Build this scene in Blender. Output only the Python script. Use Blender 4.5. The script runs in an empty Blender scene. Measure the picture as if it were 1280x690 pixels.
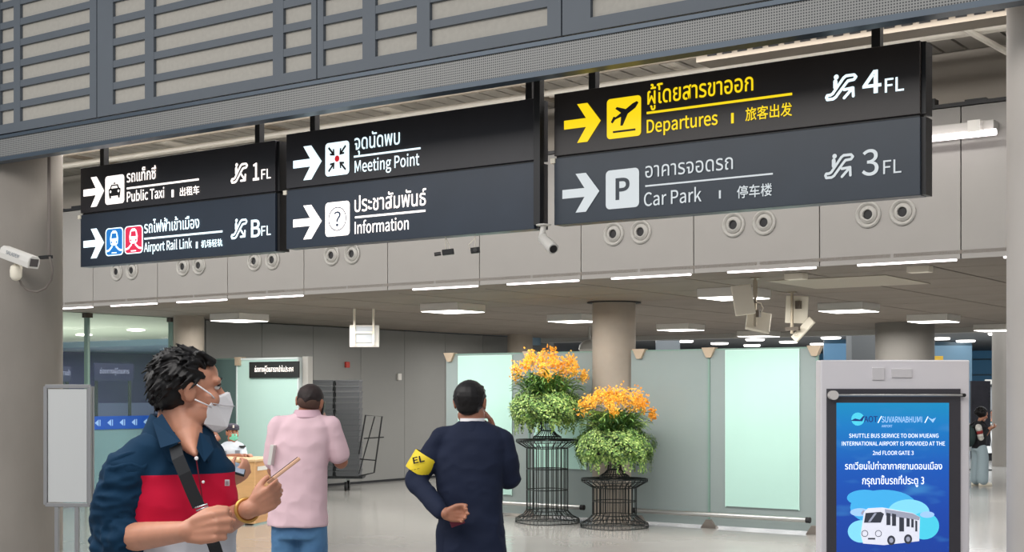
import bpy, bmesh, math, random
import numpy as np
from mathutils import Vector, Matrix, noise
random.seed(7)
S = bpy.context.scene
COL = S.collection
PI = math.pi

# ------------------------------------------------------------------ camera
FPX, HOR, EYE = 1750.0, 490.0, 1.62
YAW = math.radians(35.3)
ca, sa = math.cos(YAW), math.sin(YAW)
cam = bpy.data.objects.new('camera', bpy.data.cameras.new('camera'))
COL.objects.link(cam)
cam.location = (0, 0, EYE)
cam.rotation_euler = (PI/2, 0, YAW)
cam.data.sensor_width = 36
cam.data.lens = 36*FPX/1280
cam.data.shift_y = (HOR-345)/1280
cam.data.clip_end = 300
S.camera = cam

# ------------------------------------------------------------------ world, light, exposure
w = bpy.data.worlds.new('world'); S.world = w; w.use_nodes = True
bg = w.node_tree.nodes['Background']
bg.inputs[0].default_value = (0.86, 0.93, 1.0, 1)
bg.inputs[1].default_value = 0.5
S.view_settings.view_transform = 'Standard'
S.view_settings.look = 'None'
S.view_settings.gamma = 1
S.view_settings.use_curve_mapping = False
S.view_settings.exposure = 0.0

def area(name, loc, rot, sx, sy, power, color=(1, 1, 1)):
    l = bpy.data.lights.new(name, 'AREA'); l.shape = 'RECTANGLE'; l.size = sx; l.size_y = sy
    l.energy = power; l.color = color
    o = bpy.data.objects.new(name, l); COL.objects.link(o); o.location = loc; o.rotation_euler = rot
    return o
# unseen fill lights added over the hall, on the camera's side of the signs
area('hall_fill', (-3.0, 0.5, 6.4), (math.radians(20), 0, 0), 10, 4, 520, (1.0, 0.96, 0.92))
area('hall_fill', (-11.5, 1.5, 6.4), (math.radians(20), 0, 0), 8, 4, 420, (1.0, 0.96, 0.92))
# hidden fill lights added in the void between the signs and the grey fascia
area('void_fill', (-12.0, 9.28, 4.33), (math.radians(30), 0, 0), 8, 0.35, 170, (1.0, 0.97, 0.94))
area('void_fill', (-4.0, 9.28, 4.33), (math.radians(30), 0, 0), 8, 0.35, 170, (1.0, 0.97, 0.94))
area('void_fill_up', (-7.0, 8.7, 4.02), (PI, 0, 0), 16, 0.2, 22, (1.0, 0.93, 0.85))
# rows of lamps under the low ceiling beyond
for y_, p_ in ((13.6, 330), (17.2, 330), (21.0, 330)):
    area('low_ceiling_light', (-9.0, y_, 2.60), (0, 0, 0), 13, 0.8, p_, (1.0, 0.97, 0.93))
area('far_hall_light', (-10.0, 34.0, 2.95), (0, 0, 0), 18, 14, 1500, (0.93, 0.97, 1.0))
area('glass_room_light', (-21.5, 14.5, 2.6), (0, 0, 0), 6, 7, 330, (0.9, 0.95, 1.0))
area('glass_room_fill', (-22.0, 14.0, 0.6), (PI, 0, 0), 7, 8, 260, (0.95, 1.0, 0.92))  # added upward fill to brighten the room's ceiling, not a lamp of the room
area('glass_room_light', (-24.5, 21.5, 2.5), (0, 0, 0), 6, 4, 160, (0.9, 0.95, 1.0))

# ------------------------------------------------------------------ picture geometry -> world points
def at(px, py, X=None, Y=None, Z=None, D=None):
    q = (px-640)/FPX; v = (HOR-py)/FPX
    dx = q*ca-sa; dy = q*sa+ca
    if X is not None: D = X/dx
    if Y is not None: D = Y/dy
    if Z is not None: D = (Z-EYE)/v
    return Vector((dx*D, dy*D, EYE+v*D))
RV = Vector((ca, sa, 0)); FV = Vector((-sa, ca, 0)); UV = Vector((0, 0, 1))
def frame(org):                                    # axes: x right, y away, z up as seen by a visitor at the camera
    return Matrix.Translation(org) @ Matrix.Rotation(YAW, 4, 'Z')

# ------------------------------------------------------------------ materials
def lin(c):
    r = []
    for v in c:
        v /= 255.0
        r.append(v/12.92 if v <= 0.04045 else ((v+0.055)/1.055)**2.4)
    return (r[0], r[1], r[2], 1)
MATS = {}
def mat(name, col, rough=0.6, metal=0.0, emit=0.0, var=0.0, vscale=8.0, bump=0.0, bscale=60.0, spec=0.5, alpha=1.0, trans=0.0, col2=None, sss=0.0, ecol=None, coat=0.0, stretch=None):
    if name in MATS: return MATS[name]
    m = bpy.data.materials.new(name); m.use_nodes = True
    nt = m.node_tree; N = nt.nodes; L = nt.links
    b = N['Principled BSDF']
    c = lin(col)
    b.inputs['Base Color'].default_value = c
    b.inputs['Roughness'].default_value = rough
    b.inputs['Metallic'].default_value = metal
    b.inputs['Specular IOR Level'].default_value = spec
    b.inputs['Alpha'].default_value = alpha
    b.inputs['Transmission Weight'].default_value = trans
    b.inputs['Coat Weight'].default_value = coat
    if sss: 
        b.inputs['Subsurface Weight'].default_value = sss
        b.inputs['Subsurface Radius'].default_value = (0.02, 0.008, 0.004)
        b.inputs['Subsurface Scale'].default_value = 0.3
    if emit:
        b.inputs['Emission Color'].default_value = lin(ecol) if ecol else c
        b.inputs['Emission Strength'].default_value = emit
    tc = N.new('ShaderNodeTexCoord'); mp = N.new('ShaderNodeMapping'); L.new(tc.outputs['Object'], mp.inputs[0])
    if stretch: mp.inputs['Scale'].default_value = stretch
    if var or col2:
        n = N.new('ShaderNodeTexNoise'); n.inputs['Scale'].default_value = vscale; n.inputs['Detail'].default_value = 6
        L.new(mp.outputs[0], n.inputs['Vector'])
        r = N.new('ShaderNodeValToRGB'); r.color_ramp.elements[0].position = 0.3; r.color_ramp.elements[1].position = 0.7
        if col2: a0, a1 = c, lin(col2)
        else:
            a0 = tuple(min(1, x*(1-var)) for x in c[:3])+(1,); a1 = tuple(min(1, x*(1+var)) for x in c[:3])+(1,)
        r.color_ramp.elements[0].color = a0; r.color_ramp.elements[1].color = a1
        L.new(n.outputs[0], r.inputs[0]); L.new(r.outputs[0], b.inputs['Base Color'])
    if bump:
        n2 = N.new('ShaderNodeTexNoise'); n2.inputs['Scale'].default_value = bscale; n2.inputs['Detail'].default_value = 4
        L.new(mp.outputs[0], n2.inputs['Vector'])
        bp = N.new('ShaderNodeBump'); bp.inputs['Strength'].default_value = bump; bp.inputs['Distance'].default_value = 0.01
        L.new(n2.outputs[0], bp.inputs['Height']); L.new(bp.outputs[0], b.inputs['Normal'])
    MATS[name] = m
    return m

# ------------------------------------------------------------------ mesh collector
ROOTM = {}
class MB:
    def __init__(s, M=None):
        s.v = []; s.f = []; s.M = M or Matrix()
    def add(s, vs, fs, M=None):
        M = s.M @ M if M is not None else s.M
        o = len(s.v)
        s.v += [M @ Vector(p) for p in vs]
        s.f += [tuple(i+o for i in f) for f in fs]
        return s
    def box(s, c, d, M=None):
        x, y, z = d[0]/2, d[1]/2, d[2]/2
        vs = [(c[0]+i*x, c[1]+j*y, c[2]+k*z) for k in (-1, 1) for j in (-1, 1) for i in (-1, 1)]
        return s.add(vs, [(0, 2, 3, 1), (4, 5, 7, 6), (0, 1, 5, 4), (2, 6, 7, 3), (0, 4, 6, 2), (1, 3, 7, 5)], M)
    def bbox(s, a, b, M=None):
        return s.box([(a[i]+b[i])/2 for i in range(3)], [abs(b[i]-a[i]) for i in range(3)], M)
    def rings(s, rings, closed=True, M=None, caps=True, loop=False):
        n = len(rings[0]); vs = [p for r in rings for p in r]; fs = []
        K = len(rings)
        for k in range(K if loop else K-1):
            k2 = (k+1) % K
            for i in range(n if closed else n-1):
                j = (i+1) % n
                fs.append((k*n+i, k*n+j, k2*n+j, k2*n+i))
        if caps and not loop:
            fs.append(tuple(reversed(range(n)))); fs.append(tuple(range((K-1)*n, K*n)))
        return s.add(vs, fs, M)
    def lathe(s, prof, n=24, M=None, caps=True):
        return s.rings([[(r*math.cos(2*PI*i/n), r*math.sin(2*PI*i/n), z) for i in range(n)] for r, z in prof], M=M, caps=caps)
    def tube(s, pts, r, n=6, M=None, loop=False, caps=True):
        pts = [Vector(p) for p in pts]; K = len(pts)
        rr = r if isinstance(r, (list, tuple)) else [r]*K
        rings = []; up = None
        for i, p in enumerate(pts):
            if loop: t = pts[(i+1) % K]-pts[i-1]
            else: t = pts[min(i+1, K-1)]-pts[max(i-1, 0)]
            if t.length < 1e-9: t = Vector((0, 0, 1))
            t.normalize()
            if up is None:
                up = Vector((0, 0, 1)) if abs(t.z) < 0.9 else Vector((1, 0, 0))
            a = t.cross(up)
            if a.length < 1e-6: a = t.orthogonal()
            a.normalize(); b = a.cross(t).normalized(); up = b
            rings.append([p+(a*math.cos(2*PI*k/n)+b*math.sin(2*PI*k/n))*rr[i] for k in range(n)])
        return s.rings(rings, M=M, loop=loop, caps=caps)
    def ell(s, c, r, M=None, n=16, m=10, R=None):
        vs = [(0, 0, -1)]
        for j in range(1, m):
            ph = -PI/2+PI*j/m
            for i in range(n):
                vs.append((math.cos(ph)*math.cos(2*PI*i/n), math.cos(ph)*math.sin(2*PI*i/n), math.sin(ph)))
        vs.append((0, 0, 1))
        if not isinstance(r, (list, tuple)): r = (r, r, r)
        T = Matrix.Translation(c) @ (R.to_4x4() if R is not None else Matrix()) @ Matrix.Diagonal((r[0], r[1], r[2], 1))
        vs = [T @ Vector(v) for v in vs]
        fs = [(0, 1+(i+1) % n, 1+i) for i in range(n)]
        for j in range(m-2):
            for i in range(n):
                a = 1+j*n+i; b = 1+j*n+(i+1) % n
                fs.append((a, b, b+n, a+n))
        t = len(vs)-1; o = 1+(m-2)*n
        fs += [(o+i, o+(i+1) % n, t) for i in range(n)]
        return s.add(vs, fs, M)
    def caps_chain(s, pr, n=12, M=None):             # tapered limb through (point, radius)
        for i, (p, r) in enumerate(pr):
            s.ell(p, r, M, n=n, m=8)
            if i:
                s.tube([pr[i-1][0], p], [pr[i-1][1], r], n, M)
        return s
    def prism(s, poly, d, M=None):                    # 2-D outline in x,z ; extruded along +y by d
        n = len(poly)
        a = [(p[0], 0, p[1]) for p in poly]; b = [(p[0], d, p[1]) for p in poly]
        return s.add(a+b, [tuple(range(n)), tuple(reversed(range(n, 2*n)))]+[(i, i+n, (i+1) % n+n, (i+1) % n) for i in range(n)], M)
    def mesh(s, name, M0=None):
        me = bpy.data.meshes.new(name)
        vs = [M0 @ v for v in s.v] if M0 is not None else s.v
        me.from_pydata([tuple(v) for v in vs], [], s.f)
        me.update()
        return me
    def build(s, name, m, parent=None, smooth=False, label=None, bevel=0, fix=False):
        M0 = ROOTM[parent.name].inverted() if parent is not None and parent.name in ROOTM else None
        me = s.mesh(name, M0)
        if fix:
            bm = bmesh.new(); bm.from_mesh(me); bmesh.ops.recalc_face_normals(bm, faces=bm.faces); bm.to_mesh(me); bm.free()
        if m: me.materials.append(m)
        o = bpy.data.objects.new(name, me); COL.objects.link(o)
        if smooth:
            me.polygons.foreach_set('use_smooth', [True]*len(me.polygons))
            if smooth != 'all': me.set_sharp_from_angle(angle=math.radians(35))
        if bevel:
            b = o.modifiers.new('bevel', 'BEVEL'); b.width = bevel; b.segments = 2; b.limit_method = 'ANGLE'
        if parent is not None:
            o.parent = parent
            if parent.name in ROOTM: ROOTM[o.name] = ROOTM[parent.name]
        if label: o['label'] = label
        return o
def put(o, me_from=None): return o
def tag(o, label, cat, group=None, kind=None):
    if label: o['label'] = label
    if cat: o['category'] = cat
    if group: o['group'] = group
    if kind: o['kind'] = kind
    return o
def thing(name, label, cat, loc, rz=0.0, group=None):
    o = bpy.data.objects.new(name, None); COL.objects.link(o)
    o.location = loc; o.rotation_euler = (0, 0, rz); o.empty_display_size = 0.1
    ROOTM[o.name] = Matrix.Translation(loc) @ Matrix.Rotation(rz, 4, 'Z')
    return tag(o, label, cat, group)
def struct(o):
    o['kind'] = 'structure'; return o
def centre(o):                                         # origin of a one-mesh thing to its base
    me = o.data; n = len(me.vertices); a = np.empty(n*3); me.vertices.foreach_get('co', a); a = a.reshape(-1, 3)
    c = (a.min(0)+a.max(0))/2; c[2] = a[:, 2].min()
    a -= c; me.vertices.foreach_set('co', a.ravel()); me.update(); o.location = c
    return o
def dup(root, loc, rz=None, label=None, group=None):
    r = root.copy(); COL.objects.link(r); r.location = loc
    if rz is not None: r.rotation_euler = (0, 0, rz)
    if label: r['label'] = label
    if group: r['group'] = group
    for ch in list(root.children):
        c = ch.copy(); COL.objects.link(c); c.parent = r
        for g in list(ch.children):
            d = g.copy(); COL.objects.link(d); d.parent = c
    return r
def copies(proto, locs, parent=None):                  # alike pieces of a surface, sharing one mesh; the first is proto itself
    for i, l in enumerate(locs):
        o = proto if i == 0 else proto.copy()
        if i: COL.objects.link(o)
        o.location = l
        if parent is not None: o.parent = parent
def fuse(mb, name, m, parent, voxel=0.006, smooth=4, factor=0.5, wrinkle=None, label=None):
    """join overlapping solids into ONE continuous surface"""
    me = mb.mesh(name, ROOTM[parent.name].inverted() if parent is not None else None)
    o = bpy.data.objects.new(name, me); COL.objects.link(o)
    r = o.modifiers.new('r', 'REMESH'); r.mode = 'VOXEL'; r.voxel_size = voxel
    if smooth:
        s_ = o.modifiers.new('s', 'SMOOTH'); s_.iterations = smooth; s_.factor = factor
    dg = bpy.context.evaluated_depsgraph_get()
    me2 = bpy.data.meshes.new_from_object(o.evaluated_get(dg))
    o.modifiers.clear(); o.data = me2; bpy.data.meshes.remove(me); me2.name = name
    if wrinkle:
        amp, sc = wrinkle[0], wrinkle[1]; st = wrinkle[2] if len(wrinkle) > 2 else (1, 1, 1)
        vs = [v.co.copy() for v in me2.vertices]; ns = [v.normal.copy() for v in me2.vertices]
        for v, co, no in zip(me2.vertices, vs, ns):
            q = Vector((co.x*sc*st[0], co.y*sc*st[1], co.z*sc*st[2]))
            h = noise.noise(q)+0.5*noise.noise(q*2.1)
            ridge = 1-abs(h)*2
            v.co = co+no*(amp*(ridge-0.4))
    me2.materials.clear(); me2.materials.append(m)
    me2.polygons.foreach_set('use_smooth', [True]*len(me2.polygons)); me2.update()
    if parent is not None:
        o.parent = parent; ROOTM[o.name] = ROOTM[parent.name]
    if label: o['label'] = label
    return o

# ------------------------------------------------------------------ lettering
FONT = None
try:
    import os
    fp = os.path.join(bpy.utils.resource_path('LOCAL'), 'datafiles', 'fonts', 'Noto Sans CJK Regular.woff2')
    if os.path.exists(fp): FONT = bpy.data.fonts.load(fp)
except Exception: FONT = None
_tc = {}
def glyphs(body, off=0.0):
    k = (body, off)
    if k in _tc: return _tc[k]
    c = bpy.data.curves.new('lettering', 'FONT'); c.body = body; c.size = 1; c.offset = off; c.extrude = 0; c.resolution_u = 3
    if FONT and all(ord(ch) < 0x300 for ch in body): c.font = FONT; c.resolution_u = 6
    else: c.offset = 0
    o = bpy.data.objects.new('lettering', c)
    me = bpy.data.meshes.new_from_object(o)
    vs = [(v.co.x, v.co.y) for v in me.vertices]; fs = [tuple(p.vertices) for p in me.polygons]
    bpy.data.objects.remove(o); bpy.data.curves.remove(c); bpy.data.meshes.remove(me)
    _tc[k] = (vs, fs)
    return _tc[k]
def textmesh(mb, body, P0, ux, uz, width, capheight, ref='H', bold=0.0, M=None):
    """lay the word on the plane P0 + ux*x + uz*z, fitted to width; ref glyph fitted to capheight"""
    lat = all(ord(ch) < 0x300 for ch in body)
    vs, fs = glyphs(body, .002+bold*.22 if lat else 0); rv, _ = glyphs(ref, .002+bold*.22 if lat else 0)
    if lat: bold = 0
    if not vs: return
    x0 = min(v[0] for v in vs); x1 = max(v[0] for v in vs)
    h = max(v[1] for v in rv); lo = min(v[1] for v in rv)
    kx = width/(x1-x0); kz = capheight/(h-lo)
    e = bold*capheight*0.9; kk = 0; N_ = ux.cross(uz).normalized()
    for dx, dz in (((0, 0),) if bold <= 0 else ((-e, 0), (e, 0), (0, e), (0, -e))):
        kk += 1; mb.add([P0+ux*((v[0]-x0)*kx+dx)+uz*((v[1]-lo)*kz+dz)+N_*(.0004*kk) for v in vs], fs, M)

# ================================================================== LARGE STRUCTURE
M_floor = mat('floor_terrazzo', (158, 156, 152), rough=0.16, spec=0.5, var=0.05, vscale=1.2)
M_soffit = mat('soffit_concrete', (128, 119, 110), rough=0.8, var=0.07, vscale=1.6, bump=0.08, bscale=30)
M_fascia = mat('fascia_panel', (152, 149, 145), rough=0.62, var=0.03, vscale=2)
M_dark = mat('dark_gap', (30, 30, 32), rough=0.8)
M_black = mat('black_metal', (20, 20, 23), rough=0.45)
M_conc = mat('column_concrete', (158, 148, 136), rough=0.8, var=0.13, vscale=2.2, bump=0.15, bscale=40)
M_conc_grey = mat('column_concrete_grey', (140, 134, 127), rough=0.8, var=0.14, vscale=1.4, bump=0.2, bscale=30, stretch=(1, 1, 0.45))
M_wall = mat('wall_grey', (134, 134, 131), rough=0.7, var=0.03, vscale=1.0)
M_lattice = mat('lattice_grey', (84, 91, 99), rough=0.55, var=0.03, vscale=3)
M_infill = mat('infill_fabric', (166, 162, 154), rough=0.8, var=0.05, vscale=25)
M_white = mat('white_paint', (215, 212, 206), rough=0.5)
M_cream = mat('cream_plastic', (238, 231, 214), rough=0.5)
M_lamp = mat('lamp_glow', (255, 252, 246), emit=4.5)
M_tube = mat('tube_glow', (255, 246, 248), emit=3.6)
M_steel = mat('brushed_steel', (190, 190, 188), rough=0.3, metal=0.9)
M_greyp = mat('grey_paint', (170, 168, 163), rough=0.5)

# floor
b = MB(); b.bbox((-32, -8, -0.2), (22, 62, 0)); struct(b.build('floor', M_floor))

# ceiling under the upper floor: panels with open joints under a slab
CZ, FY, FZ = 2.75, 11.45, 2.71
b = MB(); b.bbox((-16.6, FY+0.45, CZ+0.02), (5.2, 24.6, 3.3)); ceil = struct(b.build('ceiling', M_dark))
pb = MB(); pb.bbox((-0.6, -0.6, 0), (0.6, 0.6, 0.03)); pan = pb.build('ceiling_panel', M_soffit)
locs = []
for i in range(18):
    for j in range(11):
        X = -15.83+i*1.225; Y = 12.05+j*1.215
        if Y < 24.6: locs.append((X, Y, CZ))
copies(pan, locs, ceil)
b = MB(); b.bbox((-16.6, 24.5, 2.66), (5.2, 24.75, 3.3)); struct(b.build('trim_1', M_greyp))
# fascia wall
b = MB(); b.bbox((-16.6, FY+0.031, FZ+0.002), (5.2, FY+0.47, CZ+.01)); struct(b.build('trim_4', M_soffit))
b = MB(); b.bbox((-16.6, FY+0.03, CZ+0.01), (5.2, FY+0.46, 3.95))
wf = struct(b.build('wall_front', M_dark))
pb = MB(); pb.bbox((-0.607, 0, 0), (0.607, 0.03, 3.95-FZ)); pan = pb.build('fascia_panel', M_fascia)
seams = [-15.86+1.2245*i for i in range(17)]
copies(pan, [(x+0.612, FY, FZ) for x in seams], wf)
b = MB(); b.bbox((-16.6, FY-0.02, 3.955), (5.2, FY+0.2, 3.985)); b.build('top_rail', M_black, wf)
rb = random.Random(3); b = MB()
for i in range(40):
    x = -16+i*0.5+rb.uniform(-.1, .1); b.bbox((x, FY+0.02, 3.985), (x+rb.uniform(.05, .25), FY+0.12, 3.985+rb.uniform(.02, .07)))
b.build('cable_tray', M_black, wf)
b = MB(); b.bbox((-16.6, FY+0.5, 3.3), (5.2, FY+0.7, 4.9)); struct(b.build('wall_upper', mat('wall_taupe', (176, 168, 157), rough=0.8)))
# ceiling of the void above the signs: slats
b = MB(); b.bbox((-16.6, 8.3, 4.56), (5.2, FY+0.5, 4.7)); cv = struct(b.build('ceiling_void', mat('void_dark', (70, 66, 60), rough=0.9)))
cv.name = 'ceiling_upper'
pb = MB(); pb.bbox((-0.085, -1.8, 0), (0.085, 1.8, 0.03)); sl = pb.build('slat', mat('slat_pale', (188, 182, 172), rough=0.6))
copies(sl, [(-16.4+0.2*i, 10.1, 4.52) for i in range(106)], cv)
# left wall, grey panels
b = MB(); b.bbox((-16.75, 15.0, 0), (-16.53, 23.3, 2.75)); wl = struct(b.build('wall_left', M_dark))
pb = MB(); pb.bbox((0, -0.6, 0), (0.03, 0.6, 2.70)); pan = pb.build('wall_panel', M_wall)
copies(pan, [(-16.53, 15.65+1.21*i, 0.04) for i in range(7)], wl)
b = MB(); b.bbox((-16.53, 15.0, 0), (-16.485, 23.3, 0.04)); struct(b.build('baseboard_left', M_black))
b = MB(); b.bbox((-32, 24.8, 0), (-16.6, 25.0, 2.9)); struct(b.build('wall_back', M_wall))

# columns
def column(loc, r, h, m, n=48):
    b = MB(); b.lathe([(r, 0), (r, h)], n)
    o = b.build('column', m, smooth=True); o.location = loc; return struct(o)
cl = at(20, 400, D=14.25); cl.z = 0
column(cl, 0.455, 4.5, M_conc_grey)
cr = at(1354, 400, D=8.6); cr.z = 0
column(cr, 0.445, 4.5, mat('column_concrete_pale', (196, 190, 184), rough=0.75, var=0.06, vscale=1.4))
cm = at(767.5, 400, D=17.62); cm.z = 0
column(cm, 0.272, CZ, M_conc)
b = MB(); b.lathe([(0.272, CZ-0.012), (0.34, CZ-0.012), (0.34, CZ-0.002), (0.272, CZ-0.002)], 40)
o = b.build('collar', M_dark, smooth=True); o.location = (cm.x, cm.y, 0); o.parent = None; o.name = 'trim_2'; struct(o)
c2 = at(236, 400, D=20.9); c2.z = 0
column(c2, 0.225, CZ, M_conc)
c3 = at(1131, 400, D=22.9); c3.z = 0
column(c3, 0.47, CZ, mat('column_clad', (118, 115, 110), rough=0.6, var=0.06, vscale=1.5))
c4 = at(650, 400, D=27.6); c4.z = 0
column(c4, 0.25, CZ, M_conc)
c5 = at(1252, 400, D=30.5); c5.z = 0
column(c5, 0.2, 3.05, M_conc_grey)
q = at(1078, 440, D=30); b = MB(frame((q.x, q.y, 0))); b.box((0, 0, 1.52), (0.58, 0.5, 3.05)); struct(b.build('column', mat('column_grey_box', (95, 97, 98), rough=.6)))

# upper lattice wall above the signs (framed bays with pale infill strips) and the perforated band below it
LY = 8.2
def lx(px): return at(px, 100, Y=LY).x
def zrow(i): return 4.205+0.197*i
bays = [([-150, -62, -48, -8, 0, 17, 25, 112], -170, 121), ([141, 181, 192, 341, 354, 389], 121, 396), ([404, 453, 469, 521, 537, 684], 396, 702),
        ([738, 870, 892, 940, 962, 1100], 702, 1115), ([1135, 1300, 1320, 1500], 1115, 1520)]
wlat = None
b = MB(); b.bbox((lx(-170), LY+0.06, 4.11), (lx(1520), LY+0.12, 6.9)); wlat = struct(b.build('wall_lattice', M_dark))
NR = 13
for bi, (cells, s0, s1) in enumerate(bays):
    b = MB(); x0, x1 = lx(s0)+0.006, lx(s1)-0.006
    xs = [lx(c) for c in cells]
    b.bbox((x0, LY, 4.115), (x1, LY+0.06, zrow(0)))                       # bottom rail
    ed = [x0]+xs+[x1]
    for k in range(0, len(ed), 2): b.bbox((ed[k], LY, zrow(0)), (ed[k+1], LY+0.06, zrow(NR)))
    for i in range(NR):
        for k in range(0, len(xs), 2):
            b.bbox((xs[k], LY+0.002, zrow(i)+0.134), (xs[k+1], LY+0.06, zrow(i+1)))
    b.build('lattice_frame', M_lattice, wlat)
    for k in range(0, len(xs), 2):
        pb = MB(); pb.bbox((xs[k]+.001, 0, 0), (xs[k+1]-.001, 0.02, 0.134)); p = pb.build('infill_panel', M_infill)
        copies(p, [(0, LY+0.03, zrow(i)) for i in range(NR)], wlat)
# perforated band
m = bpy.data.materials.new('perforated_sheet'); m.use_nodes = True; nt = m.node_tree; bs = nt.nodes['Principled BSDF']
bs.inputs['Roughness'].default_value = 0.5; bs.inputs['Metallic'].default_value = 0.2
tc = nt.nodes.new('ShaderNodeTexCoord'); sp = nt.nodes.new('ShaderNodeSeparateXYZ'); nt.links.new(tc.outputs['Object'], sp.inputs[0])
def mth(op, a, bb=None):
    n = nt.nodes.new('ShaderNodeMath'); n.operation = op
    for k, v in ((0, a), (1, bb)):
        if v is None: continue
        if isinstance(v, (int, float)): n.inputs[k].default_value = v
        else: nt.links.new(v, n.inputs[k])
    return n.outputs[0]
def cell(ax): return mth('ABSOLUTE', mth('SUBTRACT', mth('FRACT', mth('MULTIPLY', ax, 55.0)), 0.5))
gx, gz = cell(sp.outputs[0]), cell(sp.outputs[2])
hole = mth('LESS_THAN', mth('ADD', mth('POWER', gx, 2.0), mth('POWER', gz, 2.0)), 0.085)
mx = nt.nodes.new('ShaderNodeMix'); mx.data_type = 'RGBA'; nt.links.new(hole, mx.inputs[0])
mx.inputs[6].default_value = lin((138, 138, 136)); mx.inputs[7].default_value = lin((48, 50, 53)); nt.links.new(mx.outputs[2], bs.inputs['Base Color'])
b = MB(); b.bbox((lx(-170), LY+0.005, 3.885), (lx(1520), LY+0.03, 4.075)); band = struct(b.build('trim_3', m))
b = MB(); b.bbox((lx(-170), LY-0.02, 3.85), (lx(1520), LY+0.10, 3.888)); b.bbox((lx(-170), LY-0.01, 4.07), (lx(1520), LY+0.05, 4.1))
b.build('edge_rail', mat('band_rail_blue', (66, 78, 90), rough=0.35, metal=0.3), band)

# far hall: ceiling, walls, glazing
b = MB(); b.bbox((-32, 24.75, 3.08), (22, 62, 3.3)); struct(b.build('ceiling_far', mat('far_ceiling', (120, 120, 120), rough=0.7)))
b = MB(); b.bbox((-32, 50, 0), (22, 50.3, 3.1)); wfar = struct(b.build('wall_far', mat('far_blue_wall', (62, 108, 140), rough=0.4, emit=.22)))  # weak emission puts daylight through the glazing into the wall colour
b = MB()
for i in range(28): b.bbox((-20+i*1.5, 49.9, 0), (-19.93+i*1.5, 50, 3.1))
for z in (1.2, 2.2, 2.75): b.bbox((-32, 49.92, z), (22, 50, z+0.05))
b.build('mullion', mat('mullion_teal', (90, 120, 138), rough=.4), wfar)
for px0, px1, D, col in ((1030, 1062, 38, (70, 110, 140)), (1168, 1215, 40, (88, 118, 138)), (820, 850, 36, (110, 116, 120))):
    q0 = at(px0, 440, D=D); b = MB(frame((q0.x, q0.y, 0)))
    b.bbox((0, 0, 0), ((px1-px0)/FPX*D, 0.1, 3.05)); struct(b.build('wall_screen', mat('screen_%d' % px0, col, rough=0.3)))

# glass room on the left
M_glass = mat('clear_glass', (120, 145, 140), rough=0.04, alpha=0.12, spec=0.6)
M_frost = mat('frosted_glass', (128, 168, 176), rough=0.35, alpha=0.9)
M_edge = mat('glass_edge_green', (120, 148, 138), rough=0.3)
gl = thing('glass_wall', 'tall clear glass wall with a blue band at chest height, left of the slim round column', 'glass wall', (-16.5, 13.0, 0))
for (y0, y1) in ((11.5, 12.78), (12.83, 14.33)):
    b = MB(); b.bbox((-16.51, y0, 0.02), (-16.495, y1, CZ)); b.build('pane', M_glass, gl)
    b = MB(); b.bbox((-16.525, y0, 0.02), (-16.512, y1, 1.08)); b.build('frosted_film', M_frost, gl)
    b = MB(); b.bbox((-16.494, y0, 1.08), (-16.49, y1, 1.27)); band_ = b.build('blue_band', mat('band_blue', (22, 78, 170), rough=.4), gl)
    b = MB()
    k = y0+0.1
    while k < y1-0.05:
        b.add([(-16.488, k, 1.175), (-16.488, k+0.07, 1.225), (-16.488, k+0.07, 1.125)], [(0, 1, 2)]); b.bbox((-16.488, k+0.085, 1.13), (-16.486, k+0.1, 1.22)); k += 0.22
    b.build('emblem', mat('emblem_pale', (150, 190, 235), rough=.4), band_)
b = MB(); b.bbox((-16.54, 12.785, 0), (-16.46, 12.825, CZ)); b.bbox((-16.54, 14.33, 0), (-16.44, 14.38, CZ)); b.build('glass_fin', M_edge, gl)
for y in (12.805, 14.355):
    b = MB(); b.bbox((-16.54, y-.055, CZ-.07), (-16.44, y+.055, CZ-0.005)); b.build('clamp', mat('clamp_brown', (70, 60, 52), rough=.5), gl)
b = MB(); b.bbox((-29, 8, CZ), (-16.6, 20, 2.95)); struct(b.build('ceiling_left', mat('room_ceiling', (196, 206, 188), rough=.8)))
b = MB(); b.bbox((-29.2, 8, 0), (-29, 25, 2.9)); struct(b.build('wall_room', mat('room_purple', (82, 66, 134), rough=.6, var=.15, vscale=.5)))
b = MB(); b.bbox((-29, 20, 2.62), (-16.8, 24.8, 2.95)); struct(b.build('ceiling_room', mat('room_ceiling_blue', (150, 178, 198), rough=.6)))
b = MB(); b.bbox((-29, 14.15, 0), (-16.6, 14.2, 0.01)); 
for (px, py, z) in ((170, 412, 2.74), (105, 418, 2.74)):
    p = at(px, py, Z=z); o = MB(); o.ell((p.x, p.y, z-0.01), (.16, .16, .02)); tag(centre(o.build('downlight', M_lamp, smooth=True)), 'round downlight glowing behind the glass wall, %s one' % ('right' if px > 150 else 'left'), 'light')
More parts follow.
